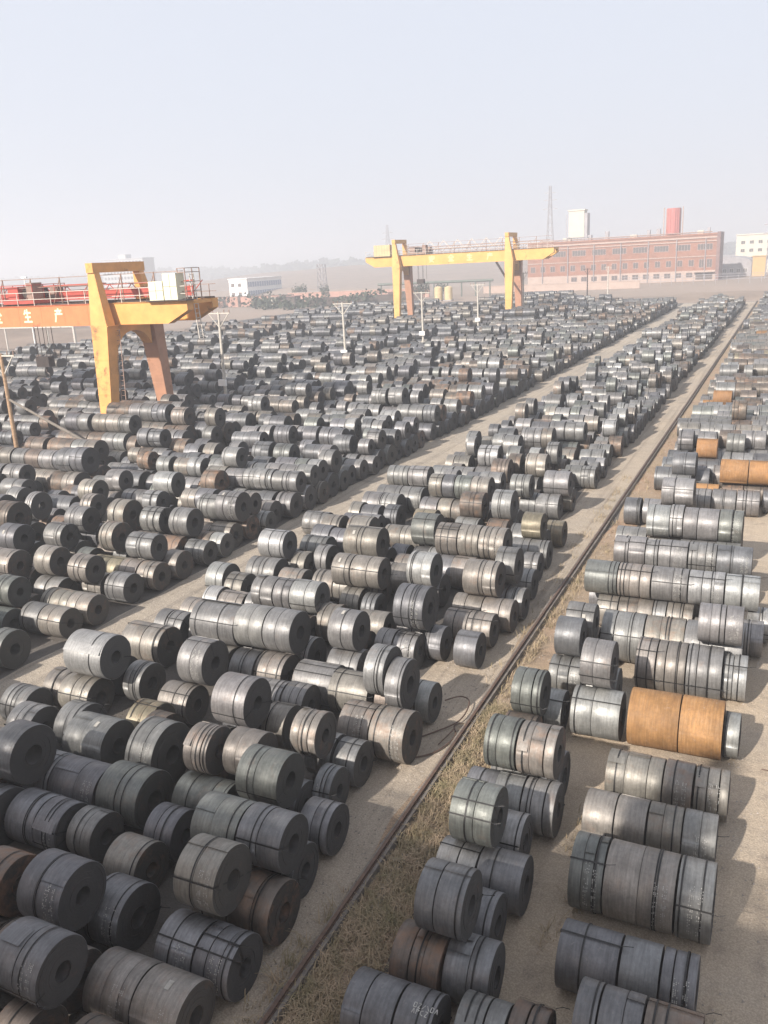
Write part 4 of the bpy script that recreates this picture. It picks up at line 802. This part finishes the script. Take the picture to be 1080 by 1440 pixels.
def in_hand_zone(b, x, y, lvl):
    """where the coils were set one by one: the generator stays out"""
    lim = {'B': 44.0, 'C': 25.0, 'R': 46.5}.get(b)
    if lim is None or y > lim + 1.5 * math.sin(x * 1.7): return False
    u, v, k = pix(x, y, .7)
    if b == 'B' and x < -10.4 and math.hypot(x + 13.6, y - 14.6) > 1.1 and (x > -19.8 or y < 14) and (y > 8.5 and lvl == 1 or y > 22 and lvl == 2): return False
    if b == 'C' and (x < -25.2 and lvl == 1 or x < -27 and lvl == 2): return False
    return k > 0 and u > -60 and v < 1500
def put(b, l, x, y, z, R, w_, t):
    c = [b, l, x, y, z, R, w_, t, 0, 0]; COILS.append(c); reg(c); return c

def fill(b, xl, xr, y0, y1, p2, p3, wr, tones, tidy=.0, seed=0, skip=None, Dr=(1.2, 1.42), edge=.35):
    """rows of coils lying along x, a second and a third tier lying in the grooves"""
    r = random.Random(seed); y = y0; rows = []; prevR = None
    patch = r.choice(tones)
    BIN = .2; nb = int((xr(0) - xl(0) + 12) / BIN) + 40; base = xl(0) - 6
    while y < y1:
        R = r.uniform(*Dr) / 2
        if prevR: y += math.sqrt((prevR + R) ** 2 - (prevR - R) ** 2) + r.choice((.01, .03, .06)) + (r.random() < .05) * .3
        prevR = R; cov = np.zeros(nb, bool)
        x = xr(y) - abs(r.gauss(0, edge)); end = xl(y) + abs(r.gauss(0, edge))
        if r.random() < .18: patch = r.choice(tones)
        while x > end + .4:
            w_ = min(r.uniform(*wr), x - end); xc = x - w_ / 2
            if w_ < .4: break
            hole = r.random() < .03 * (1 - tidy)
            t = patch if r.random() < .45 else r.choice(tones)
            if not hole and not (skip and skip(xc, y)) and not in_hand_zone(b, xc, y, 1):
                q = R * (1 - abs(r.gauss(0, .05)) * (1 - tidy))
                if not clash(xc, y, q, q, w_):
                    put(b, 1, xc, y, q, q, w_, t)
                    cov[int((xc - w_ / 2 - base) / BIN):int((xc + w_ / 2 - base) / BIN) + 1] = True
            x -= w_ + (r.uniform(.02, .06) if r.random() < .62 + .3 * tidy else r.uniform(.1, .5))
        rows.append((y, R, R, cov))
    for lvl, p in ((2, p2), (3, p3)):
        up = []; on = r.random() < p
        for k in range(len(rows) - 1):
            (ya, za, Ra, ca), (yb, zb, Rb, cb) = rows[k], rows[k + 1]
            cov = np.zeros(nb, bool); R = r.uniform(Dr[0], Dr[1]) / 2
            dx, dz = yb - ya, zb - za; d = math.hypot(dx, dz); ra, rb = Ra + R, Rb + R
            if d >= ra + rb - .05 or d < .5: up.append((ya + dx / 2, 9e9, R, cov)); continue
            a = (ra * ra - rb * rb + d * d) / (2 * d); h = math.sqrt(max(ra * ra - a * a, 0))
            yc, zc = ya + a * dx / d - h * dz / d, za + a * dz / d + h * dx / d
            x = xr(yc) - abs(r.gauss(0, edge)) * 1.6; end = xl(yc) + abs(r.gauss(0, edge)) * 1.6
            if r.random() < .18: patch = r.choice(tones)
            while x > end + .4:
                w_ = min(r.uniform(*wr), x - end); xc = x - w_ / 2
                if w_ < .45: break
                if r.random() < (.34 if tidy < .5 else .06): on = r.random() < p
                i0, i1 = int((xc - w_ / 2 - base) / BIN) + 1, int((xc + w_ / 2 - base) / BIN)
                q = R * (1 - abs(r.gauss(0, .06)) * (1 - tidy))
                ra, rb = Ra + q, Rb + q; a = (ra * ra - rb * rb + d * d) / (2 * d); h = math.sqrt(max(ra * ra - a * a, 0))
                yc, zc = ya + a * dx / d - h * dz / d, za + a * dz / d + h * dx / d
                if on and ca[i0:i1].mean() > .75 and cb[i0:i1].mean() > .75 and not (skip and skip(xc, yc)) and not in_hand_zone(b, xc, yc, lvl) and not clash(xc, yc, zc, q, w_):
                    put(b, lvl, xc, yc, zc, q, w_, patch if r.random() < .45 else r.choice(tones))
                    cov[int((xc - w_ / 2 - base) / BIN):int((xc + w_ / 2 - base) / BIN) + 1] = True
                x -= w_ + (r.uniform(.02, .07) if r.random() < .6 + .3 * tidy else r.uniform(.1, .6))
            up.append((yc, zc, R, cov))
        rows = up
K = lambda v: (lambda y: v)
LEGS = [(-49.5, y) for y in (51.4, 58.6, 160.4, 167.6)] + [(-73.5, y) for y in (51.4, 58.6, 160.4, 167.6)]
def nolegs(x, y): return any(abs(x - a) < 1.5 and abs(y - b_) < 1.7 for a, b_ in LEGS)
fill('R', K(-6.3), lambda y: -.2 if y < 62 else 3.5, 8.5, 212, .66, .10, (.7, 1.45), 'gsgwwgnwdsgbrwgbyw', .2, 1, Dr=(1.2, 1.45))
fill('B', lambda y: -20.5 if y < 38 else -18.9, K(-16.9), 3.0, 206, .14, .0, (.6, 1.2), 'gwgdgsngwb', .0, 2, Dr=(1.1, 1.5))
fill('B', K(-16.85), K(-11.3), 3.0, 206, .80, .32, (.6, 1.25), 'gwgdgsngwb', .0, 7, Dr=(1.1, 1.52))
fill('B', K(-11.25), lambda y: -8.9 if y < 45 else -9.3, 3.0, 206, .42, .0, (.5, .95), 'gwgdgsngwb', .0, 8, edge=.25)
fill('C', K(-47.6), K(-41.0), 38.0, 51.5, 1.0, 1.0, (.8, 1.4), 'gdwgdgdwgb', 1.0, 12, Dr=(1.3, 1.45), edge=.1)
fill('C', K(-47.6), K(-41.0), 148.0, 161.0, 1.0, 1.0, (.8, 1.4), 'gdwgdgdwgb', 1.0, 13, Dr=(1.3, 1.45), edge=.1)
fill('C', K(-35.0), K(-23.2), 13.0, 200, .78, .32, (.65, 1.3), 'gdwgbgdwsn', .0, 3, Dr=(1.1, 1.52))
fill('C', K(-47.6), K(-35.1), 13.0, 203, .86, .55, (.7, 1.4), 'gdwgdgdwgb', .2, 6, Dr=(1.1, 1.5), edge=.8)
fill('D', K(-72.6), K(-50.7), 22.0, 232, .92, .72, (.9, 1.5), 'gdwgddgb', .35, 4, nolegs, edge=.9)
fill('E', K(-110), K(-74.8), 40.0, 206, .88, .6, (.9, 1.5), 'gdwgdgb', .35, 5, nolegs, edge=1.2)

# which coils show, and how large: rays from the camera through a grid of the frame
near = [i for i, c in enumerate(COILS) if c[3] < 75 and pix(c[2], c[3], c[4])[2] > 1]
vs, fs, own = [], [], []
ring = [(math.cos(2 * math.pi * k / 10), math.sin(2 * math.pi * k / 10)) for k in range(10)]
for i in near:
    c = COILS[i]; o = len(vs)
    for sx in (-.5, .5): vs += [(c[2] + sx * c[6], c[3] + a * c[5], c[4] + e * c[5]) for a, e in ring]
    fs += [(o + k, o + (k + 1) % 10, o + 10 + (k + 1) % 10, o + 10 + k) for k in range(10)] + [tuple(range(o, o + 10)), tuple(range(o + 10, o + 20))]
    own += [i] * 12
bvh = BVHTree.FromPolygons(vs, fs)
hits = {}
cp_ = Vector(CAM_POS)
for gy in range(330, 1440, 6):
    for gx in range(3, 1080, 6):
        d = FWD + RGT * (gx - 540) / F_PX - UPV * (gy - 720) / F_PX
        h = bvh.ray_cast(cp_, Vector(d))
        if h[2] is not None: hits[own[h[2]]] = hits.get(own[h[2]], 0) + 1
chosen = sorted(hits, key=lambda i: -hits[i])[:300]
chosen_set = set(chosen)

def set_attrs(me, tone, local, info):
    a = me.attributes.new('tone', 'FLOAT_COLOR', 'POINT'); a.data.foreach_set('color', np.asarray(tone, np.float32).ravel())
    a = me.attributes.new('local', 'FLOAT_VECTOR', 'POINT'); a.data.foreach_set('vector', np.asarray(local, np.float32).ravel())
    a = me.attributes.new('info', 'FLOAT_VECTOR', 'POINT'); a.data.foreach_set('vector', np.asarray(info, np.float32).ravel())

def ring_mesh(x0, x1, R, ri, seam, tone, rust, NS, ends, r, axo):
    """one wound strip: barrel with the step of its tail end, coned end faces, bore"""
    V, Fc, LO, IN = [], [], [], []
    ang = [seam + 2 * math.pi * k / NS for k in range(NS + 1)]
    step = .012
    def add_ring(x, rad, face, spiral=True):
        o = len(V)
        for k, a in enumerate(ang):
            rr = rad - (step * (1 - k / NS) if spiral else 0)
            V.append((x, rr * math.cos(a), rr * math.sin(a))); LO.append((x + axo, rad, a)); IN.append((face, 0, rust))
        return o
    def join(a, b):
        for k in range(NS): Fc.append((a + k, a + k + 1, b + k + 1, b + k))
    ch = .012
    a, b, c_, d = add_ring(x0, R - ch, 0), add_ring(x0 + ch, R, 0), add_ring(x1 - ch, R, 0), add_ring(x1, R - ch, 0)
    join(b, a); join(c_, b); join(d, c_); nb = len(Fc)
    for s, x in ((-1, x0), (1, x1)):
        rads = [R - ch, R * .86, R * .70, R * .52, ri] if ends[0 if s < 0 else 1] else [R - ch, ri]
        prev = None; off = 0
        for q, rad in enumerate(rads):
            o = add_ring(x + s * off, rad, 1, q == 0)
            if prev is not None:
                if s > 0: join(prev, o)
                else: join(o, prev)
                # the next winding stands a little proud or back: a step with its own edge
                if q < len(rads) - 1 and len(rads) > 2:
                    off += r.uniform(-.012, .012); o2 = add_ring(x + s * off, rad, 1, False)
                    if s > 0: join(o, o2)
                    else: join(o2, o)
                    o = o2
            prev = o
    i0, i1 = add_ring(x0, ri, 1, False), add_ring(x1, ri, 1, False); join(i0, i1)
    Fc.append((b, c_, c_ + NS, b + NS))
    me = bpy.data.meshes.new('strip_ring'); me.from_pydata(V, [], Fc); me.materials.append(STEEL)
    sm = np.zeros(len(Fc), bool); sm[:nb] = True; me.polygons.foreach_set('use_smooth', sm)
    set_attrs(me, [(*tone, 1)] * len(V), LO, IN); me.update()
    return me
DOTS = {'0': '757', '1': '262', '2': '727', '3': '737', '4': '574', '5': '747', '6': '477', '7': '722', '8': '777', '9': '774'}
def stencil(x0, R, th0, r, cols=2, n=7):
    b = MB(); s = .009; e = R + .006
    for cidx in range(cols):
        for k in range(n):
            for i in range(3):
                for j in range(5):
                    if r.random() < .5: continue
                    x = x0 + cidx * .16 + i * .034; th = th0 + (k * .17 + j * .027) / R * 1.0
                    q = [(x - s, th - s / R), (x + s, th - s / R), (x + s, th + s / R), (x - s, th + s / R)]
                    b.add([(px, e * math.cos(t), e * math.sin(t)) for px, t in q], [(0, 1, 2, 3)])
    return b
def jit(t, r, a=.14):
    k = 1 + r.uniform(-a, a * 1.2); return tuple(max(0.02, v * k * (1 + r.uniform(-.015, .015))) for v in TONE[t])

ORDW = ('first second third fourth fifth sixth seventh eighth ninth tenth eleventh twelfth thirteenth fourteenth fifteenth sixteenth seventeenth eighteenth nineteenth '
        'twentieth').split()
TENS = {20: 'twenty', 30: 'thirty', 40: 'forty'}
def ordinal(n):
    if n <= 20: return ORDW[n - 1]
    t, u = n // 10 * 10, n % 10
    return TENS[t] + ('-' + ORDW[u - 1] if u else '') if u else {30: 'thirtieth', 40: 'fortieth'}[t]
PLACE = {'R': 'beside the sandy path', 'B': 'between rail and aisle', 'C': 'beyond the aisle', 'D': 'under the cranes', 'E': 'beyond the cranes'}
TIER = {1: 'ground tier', 2: 'upper tier', 3: 'top tier'}
labels = {}
for b_ in 'RBCDE':
    for l_ in (1, 2, 3):
        S_ = sorted((i for i in chosen if COILS[i][0] == b_ and COILS[i][1] == l_), key=lambda i: COILS[i][3])
        rows_, cur = [], []
        for i in S_:
            if cur and COILS[i][3] - COILS[cur[0]][3] > .55: rows_.append(cur); cur = []
            cur.append(i)
        if cur: rows_.append(cur)
        for k, row in enumerate(rows_):
            row.sort(key=lambda i: -COILS[i][2] if b_ != 'R' else COILS[i][2])
            for j, i in enumerate(row):
                c = COILS[i]; wd = 'narrow' if c[6] < .7 else 'wide' if c[6] > 1.15 else 'stout' if c[5] > .68 else 'plain'
                labels[i] = '%s %s coil %s, %s, %s row back, %s from %s' % (WORD[c[7]], wd, PLACE[b_], TIER[l_], ordinal(k + 1), ordinal(j + 1), 'aisle' if b_ == 'C' else 'rail')

def build_coil(i):
    b_, l_, x, y, z, R, wd, t, mk, man = COILS[i]
    r = random.Random(1000 + i); n_hit = hits[i]
    tone, rust = jit(t, r), RUST[t] * r.uniform(.5, 1.5) if t != 'r' else 2.0
    root = thing('steel_coil', labels[i], 'steel coil', (x, y, z - R), 'steel coils stacked in the yard', r.gauss(0, .010))
    big = n_hit > 25
    ns = 1 if wd < .45 else r.choice((1, 1, 2, 2, 3)) if wd < .95 else r.choice((1, 2, 2, 2, 3))
    if t == 'r': ns = 1
    cuts = [0]
    for k in range(1, ns): cuts.append((k + r.uniform(-.22, .22)) / ns)
    cuts.append(1); ri = r.uniform(.27, .33) * R * 1.02; axo = r.uniform(0, 50)
    NS = 40 if n_hit > 60 else 28
    for k in range(ns):
        g = r.choice((.008, .012, .02, .03)) if k else 0
        a, e = -wd / 2 + wd * cuts[k] + g, -wd / 2 + wd * cuts[k + 1]
        me = ring_mesh(a, e, R * (1 - (r.random() * .018 if ns > 1 else 0)), ri, r.uniform(0, 6.28), (lambda q: tuple(v * q for v in tone))(r.uniform(.93, 1.07)), rust, NS, (k == 0, k == ns - 1), r, axo + k * 7)
        o = bpy.data.objects.new('strip_ring', me); C.objects.link(o); o.parent = root; o.location = (0, 0, R)
        if t == 'r': o['label'] = 'rust orange wound strip'
    # straps round the girth
    if n_hit > 8 and t != 'r':
        for k in range(r.choice((0, 1, 1, 2)) if wd > .5 else r.choice((0, 1))):
            xb = (r.uniform(-.42, .42)) * wd; bb = MB(); N = NS; h = .016
            for q in range(N):
                a0, a1 = 2 * math.pi * q / N, 2 * math.pi * (q + 1) / N; e = R + .007
                bb.add([(xb - h, e * math.cos(a0), e * math.sin(a0)), (xb + h, e * math.cos(a0), e * math.sin(a0)), (xb + h, e * math.cos(a1), e * math.sin(a1)), (xb - h, e * math.cos(a1), e * math.sin(a1))], [(0, 1, 2, 3)])
            o = bb.obj('strap', BAND, root); o.location = (0, 0, R)
    # straps through the eye
    if n_hit > 14 and r.random() < .6 and t != 'r':
        for th in r.sample((1.75, 2.2, 2.7, .6, -.4, 3.3), r.choice((1, 1, 2))):
            bb = MB(); u = Vector((0, math.cos(th), math.sin(th))); tv = Vector((0, -math.sin(th), math.cos(th))) * .016; e = R + .013
            X = Vector((1, 0, 0)) * (wd / 2 + .012)
            bb.add([-X + u * e - tv, X + u * e - tv, X + u * e + tv, -X + u * e + tv], [(0, 1, 2, 3)])
            for s in (-1, 1): bb.add([X * s + u * e - tv, X * s + u * e + tv, X * s + u * ri + tv, X * s + u * ri - tv], [(0, 1, 2, 3)])
            if big and r.random() < .6:                       # loose end that curls away
                p = [X + u * e, X + u * (e + .05) + Vector((.10, 0, 0)), X + u * (e + .02) + Vector((.22, 0, .05))]
                bb.path([tuple(v) for v in p], .008, 4)
            o = bb.obj('eye_strap', BAND, root); o.location = (0, 0, R)
    if big and t != 'r' and r.random() < .10:                # free end of the outer wrap, lifted off
        th = r.uniform(1.0, 2.5); x0 = -wd / 2 + wd * cuts[0] + .02; x1 = -wd / 2 + wd * cuts[1] - .03; bb = MB(); n = 6; L = r.uniform(.15, .4) / R; lift = r.uniform(.015, .05)
        row = []
        for q in range(n + 1):
            f = q / n; e = R + .004 + lift * f * f; a = th + L * f; row.append((e * math.cos(a), e * math.sin(a)))
        bb.add([(x, y_, z_) for y_, z_ in row for x in (x0, x1)] + [(x, y_ * .995, z_ * .995) for y_, z_ in row for x in (x0, x1)],
               [(2 * q, 2 * q + 1, 2 * q + 3, 2 * q + 2) for q in range(n)] + [(2 * q + 2 * n + 2, 2 * q + 2 * n + 4, 2 * q + 2 * n + 5, 2 * q + 2 * n + 3) for q in range(n)])
        o = bb.obj('tail_flap', STEEL, root, True); o.location = (0, 0, R); nv = len(bb.v)
        set_attrs(o.data, [(*tone, 1)] * nv, [(v[0] + axo, R, 0) for v in bb.v], [(0, 0, rust)] * nv)
    if big and t != 'r' and r.random() < .06:                  # paper tag pasted on the barrel
        th, x0, a = r.uniform(1.2, 2.4), r.uniform(-.3, .15) * wd, r.uniform(.08, .12); bb = MB(); e = R + .0085
        for q in range(3):
            t0, t1 = th + q * .06 / R, th + (q + 1) * .06 / R
            bb.add([(x0, e * math.cos(t0), e * math.sin(t0)), (x0 + a, e * math.cos(t0), e * math.sin(t0)), (x0 + a, e * math.cos(t1), e * math.sin(t1)), (x0, e * math.cos(t1), e * math.sin(t1))], [(0, 1, 2, 3)])
        o = bb.obj('paper_tag', PAPER, root); o.location = (0, 0, R)
    if (mk or (big and r.random() < .09)) and t != 'r':
        st = stencil(wd / 2 - r.uniform(.32, .42) if wd > .5 else -wd * .25, R, r.uniform(2.1, 2.5), r, 2 if wd > .5 else 1, r.choice((5, 6, 7)))
        o = stuff(st.obj('stencil_mark', PAINTW, root)); o.location = (0, 0, R)
    return root
ROOTS = {i: build_coil(i) for i in chosen}

# all other coils of the yard: one mesh, three levels of detail
def template(NS, kind):
    V, LO, Fc = [], [], []     # V: x, y, z on the unit coil; LO: radius, angle, face
    A = [2 * math.pi * k / NS for k in range(NS)]
    def ringv(x, rad, face):
        o = len(V)
        for a in A: V.append((x, rad * math.cos(a), rad * math.sin(a))); LO.append((rad, a if a < math.pi * 1.5 else a, face))
        return o
    def join(a, b):
        for k in range(NS): Fc.append((a + k, a + (k + 1) % NS, b + (k + 1) % NS, b + k))
    l, r_ = ringv(-.5, 1, 0), ringv(.5, 1, 0); join(r_, l); nb = len(Fc)
    for s in (-1, 1):
        o = ringv(.5 * s, 1, 1)
        if kind == 'bore':
            i_ = ringv(.5 * s, .3, 1); (join(o, i_) if s > 0 else join(i_, o))
        elif kind == 'fan':
            c_ = len(V); V.append((.5 * s, 0, 0)); LO.append((0, 0, 1))
            for k in range(NS): Fc.append((o + k, o + (k + 1) % NS, c_) if s > 0 else (o + (k + 1) % NS, o + k, c_))
        else: Fc.append(tuple(range(o, o + NS)) if s > 0 else tuple(range(o + NS - 1, o - 1, -1)))
    if kind == 'bore': a, b = ringv(-.5, .3, 1), ringv(.5, .3, 1); join(a, b)
    return np.array(V), np.array(LO), Fc, nb
TPL = [(template(24, 'bore'), 0, 62), (template(16, 'fan'), 62, 115), (template(11, 'cap'), 115, 1e9)]
VV, TT, LL, II, LOOPS, START, TOTAL, SM, base = [], [], [], [], [], [], [], [], 0
rest = [(c, math.hypot(c[2], c[3])) for i, c in enumerate(COILS) if i not in chosen_set]
pr = np.random.default_rng(5)
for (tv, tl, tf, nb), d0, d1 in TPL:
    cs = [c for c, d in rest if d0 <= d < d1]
    if not cs: continue
    n, m_ = len(cs), len(tv)
    pos = np.array([c[2:5] for c in cs]); Rr = np.array([c[5] for c in cs])[:, None]; ww = np.array([c[6] for c in cs])[:, None]
    yaw = pr.normal(0, .022, (n, 1)); lx = tv[None, :, 0] * ww; ly = tv[None, :, 1] * Rr; lz = tv[None, :, 2] * Rr
    v = np.stack([lx - ly * yaw + pos[:, :1], ly + lx * yaw + pos[:, 1:2], lz + pos[:, 2:3]], -1)
    VV.append(v.reshape(-1, 3))
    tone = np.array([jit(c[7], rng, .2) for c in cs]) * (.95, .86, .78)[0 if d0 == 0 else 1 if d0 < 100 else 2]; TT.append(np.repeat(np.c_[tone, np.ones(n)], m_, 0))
    axo = pr.uniform(0, 60, (n, 1)); loc = np.stack([lx + axo, np.broadcast_to(tl[None, :, 0], (n, m_)) * (Rr if d0 == 0 else .6), np.broadcast_to(tl[None, :, 1], (n, m_))], -1); LL.append(loc.reshape(-1, 3))
    rs = np.array([RUST[c[7]] for c in cs])[:, None] * pr.uniform(.4, 1.4, (n, 1))
    bd = 1.0
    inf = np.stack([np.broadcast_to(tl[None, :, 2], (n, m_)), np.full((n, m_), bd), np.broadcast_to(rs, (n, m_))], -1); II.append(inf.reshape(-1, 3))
    fl = np.array([k for f in tf for k in f]); ft = np.array([len(f) for f in tf])
    LOOPS.append((fl[None, :] + base + (np.arange(n) * m_)[:, None]).ravel()); TOTAL.append(np.tile(ft, n))
    s_ = np.zeros(len(tf), bool); s_[:nb] = True; SM.append(np.tile(s_, n)); base += n * m_
VV, TT, LL, II = map(np.concatenate, (VV, TT, LL, II)); LOOPS, TOTAL, SM = map(np.concatenate, (LOOPS, TOTAL, SM))
me = bpy.data.meshes.new('stacked_steel_coils'); me.vertices.add(len(VV)); me.vertices.foreach_set('co', VV.astype(np.float32).ravel())
me.loops.add(len(LOOPS)); me.loops.foreach_set('vertex_index', LOOPS.astype(np.int32)); me.polygons.add(len(TOTAL))
me.polygons.foreach_set('loop_start', np.concatenate([[0], np.cumsum(TOTAL)[:-1]]).astype(np.int32))
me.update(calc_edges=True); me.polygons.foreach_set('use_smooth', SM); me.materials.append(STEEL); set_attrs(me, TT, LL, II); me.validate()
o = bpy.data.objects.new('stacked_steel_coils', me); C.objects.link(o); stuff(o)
print('coils', len(COILS), 'tris', int((TOTAL - 2).sum()), 'min hits', hits[chosen[-1]], 'near', len(near))

# painted scrawl on the big dark coil at the lower edge
def scrawl():
    best, bd_ = None, 1e9
    for i in chosen:
        c = COILS[i]
        if c[0] == 'R' and c[1] == 1:
            u, v, k = pix(c[2] + c[6] * .1, c[3] - .2, c[4] + c[5] * .9); q = (u - 590) ** 2 + (v - 1400) ** 2
            if q < bd_: best, bd_ = i, q
    c = COILS[best]; R = c[5]; b = MB(); e = R + .011
    G = {'o': [(0, 0), (.6, 0), (.6, 1), (0, 1), (0, 0)], 'z': [(0, 1), (.6, 1), (0, 0), (.6, 0)], 'x': [(0, 0), (.6, 1)], 'k': [(0, 1), (.6, 0)], 'a': [(0, 0), (.3, 1), (.6, 0)], 'c': [(.6, 1), (0, .8), (0, .2), (.6, 0)], 'p': [(0, 0), (0, 1), (.6, .8), (0, .5)]}
    for row, txt in enumerate(('ozxkoa', 'apcz')):
        for j, ch in enumerate(txt):
            pts = G[ch]
            for (x0, z0), (x1, z1) in zip(pts, pts[1:]):
                P_ = []
                for xx, zz in ((x0, z0), (x1, z1)): P_.append((-.05 + (j + xx) * .075, 1.72 + row * .16 + (1 - zz) * .11 / R * .7))
                (a0, t0), (a1, t1) = P_; d = math.hypot(a1 - a0, (t1 - t0) * R) or 1; nx, ntt = -(t1 - t0) * R / d * .007, (a1 - a0) / d * .007 / R
                b.add([(a0 - nx, e * math.cos(t0 - ntt), e * math.sin(t0 - ntt)), (a1 - nx, e * math.cos(t1 - ntt), e * math.sin(t1 - ntt)), (a1 + nx, e * math.cos(t1 + ntt), e * math.sin(t1 + ntt)), (a0 + nx, e * math.cos(t0 + ntt), e * math.sin(t0 + ntt))], [(0, 1, 2, 3)])
    o = b.obj('chalk_scrawl', PAINTW, ROOTS[best]); o.location = (0, 0, R)
scrawl()

# ------------------------------------------------------------------ dry grass, litter
GRASS = mat('dead_straw_grass', (0.37, 0.275, 0.185), 0.9, 0, 0.0, 2.2, col2=(0.19, 0.16, 0.085))
def grass(name, spots, seed, hmin, hmax):
    r = random.Random(seed); b = MB()
    for (x0, x1, y0, y1, n, dens) in spots:
        for k in range(n):
            cx, cy_ = r.uniform(x0, x1), r.uniform(y0, y1)
            if math.sin(cx * 4.1 + 1.3 * math.sin(cy_ * 1.7)) + math.sin(cy_ * 2.3 + 2 * math.sin(cx * 3)) < r.uniform(-2.2, .1): continue     # bare, trampled patches
            for q in range(dens):
                x, y = cx + r.gauss(0, .11), cy_ + r.gauss(0, .11); a = r.uniform(0, 6.28); h = r.uniform(hmin, hmax); l = h * r.uniform(.4, 2.0); wv = .006 + .006 * r.random()
                dx, dy = math.cos(a), math.sin(a); px, py = -dy * wv, dx * wv
                b.add([(x - px, y - py, -.005), (x + px, y + py, -.005), (x + dx * l * .45 + px * .7, y + dy * l * .45 + py * .7, h * .75), (x + dx * l * .45 - px * .7, y + dy * l * .45 - py * .7, h * .75), (x + dx * l, y + dy * l, h * r.uniform(.55, 1.0))], [(0, 1, 2, 3), (3, 2, 4)])
    return stuff(b.obj(name, GRASS))
grass('dry_grass', [(-7.3, -6.2, 8, 21.5, 800, 26), (-7.3, -6.9, 20, 34, 110, 12), (-7.3, -6.6, 34, 70, 110, 8), (-8.0, -7.65, 9, 13, 30, 14), (-8.3, -7.65, 22, 50, 90, 8), (-6.3, -5.2, 9, 20, 70, 14), (-3.6, -2.5, 13, 18, 26, 12)], 8, .04, .28)
def pebbles():
    r = random.Random(5); b = MB()
    for k in range(4200):
        zone = r.random()
        if zone < .35: x, y = r.uniform(-9.6, -7.6), r.uniform(9, 45)
        elif zone < .6: x, y = r.uniform(-23.4, -20.6), r.uniform(14, 60)
        elif zone < .85: x, y = r.uniform(-7.4, -5.8), r.uniform(9, 60)
        else: x, y = r.uniform(-.6, 3), r.uniform(9, 30)
        s = r.uniform(.012, .04); b.add([(x + s, y, -.01), (x - s * .6, y + s, -.01), (x - s * .7, y - s, -.01), (x, y, s * .9)], [(0, 1, 3), (1, 2, 3), (2, 0, 3)])
    return stuff(b.obj('gravel', mat('loose_stones', (.34, .30, .26), .9, 0, .35, 4)))
pebbles()
t = thing('strap_loop', 'rusty tangle of discarded strap curling across the lane beside the rail', 'strap', (-8.2, 19.4, 0))
b = MB()
def curl(pts):
    out = []
    for i in range(len(pts) - 1):
        p0, p1 = pts[max(i - 1, 0)], pts[i]; p2, p3 = pts[i + 1], pts[min(i + 2, len(pts) - 1)]
        for k in range(6):
            f = k / 6; out.append(tuple(.5 * (2 * b1 + (c1 - a1) * f + (2 * a1 - 5 * b1 + 4 * c1 - d1) * f * f + (3 * b1 - a1 - 3 * c1 + d1) * f ** 3) for a1, b1, c1, d1 in zip(p0, p1, p2, p3)))
    return out + [pts[-1]]
b.path(curl([(-.75, -.6, .02), (-.2, .1, .03), (.35, .9, .10), (.3, 1.9, .16), (-.1, 2.2, .12), (-.5, 1.9, .06)]), .022, 5); b.obj('strap', RSTL, t)
b = MB(); b.path(curl([(-.3, -1.3, .02), (.25, -.8, .04), (.5, .1, .05), (.35, .5, .16), (.55, .9, .05)]), .022, 5); b.path(curl([(.2, -.4, .03), (.42, .2, .2), (.3, .6, .03)]), .018, 5); b.obj('strap', RSTL, t)
t = thing('timber_plank', 'weathered timber plank lying along the rail in dry grass', 'plank', (-6.95, 12.6, 0.0), rz=R_(3)); P('plank_board', WOODG, t, (-.09, 0, .0, .09, 1.9, .07)); P('end_cleat', WOODG, t, (-.14, 1.55, .072, .14, 1.67, .12))
for k, (x, y, rz, lab) in enumerate(((1.2, 17.2, 20, 'short rusty strap scrap on the sandy path by the wide coils'), (.6, 20.6, -35, 'bent rusty strap scrap on the sandy path beside a silvery coil'))):
    t = thing('strap_scrap', lab, 'scrap', (x, y, 0), rz=R_(rz)); b = MB(); b.path(curl([(-.5, 0, .01), (-.1, .06, .09), (.3, -.03, .02), (.6, .05, .05)]), .015, 5); b.obj('strap', RSTL, t)

# ------------------------------------------------------------------ haze
hz = MB(); hz.box(-2600, -120, -1.2, 1800, 3400, 70.0)
H = bpy.data.materials.new('dusty_haze'); H.use_nodes = True; hn = H.node_tree; hn.nodes.clear()
pv = hn.nodes.new('ShaderNodeVolumePrincipled'); pv.inputs['Color'].default_value = (0.84, 0.865, 0.905, 1); pv.inputs['Density'].default_value = HAZE; pv.inputs['Anisotropy'].default_value = 0.25
ho = hn.nodes.new('ShaderNodeOutputMaterial'); hn.links.new(pv.outputs[0], ho.inputs['Volume'])
stuff(hz.obj('haze', H))
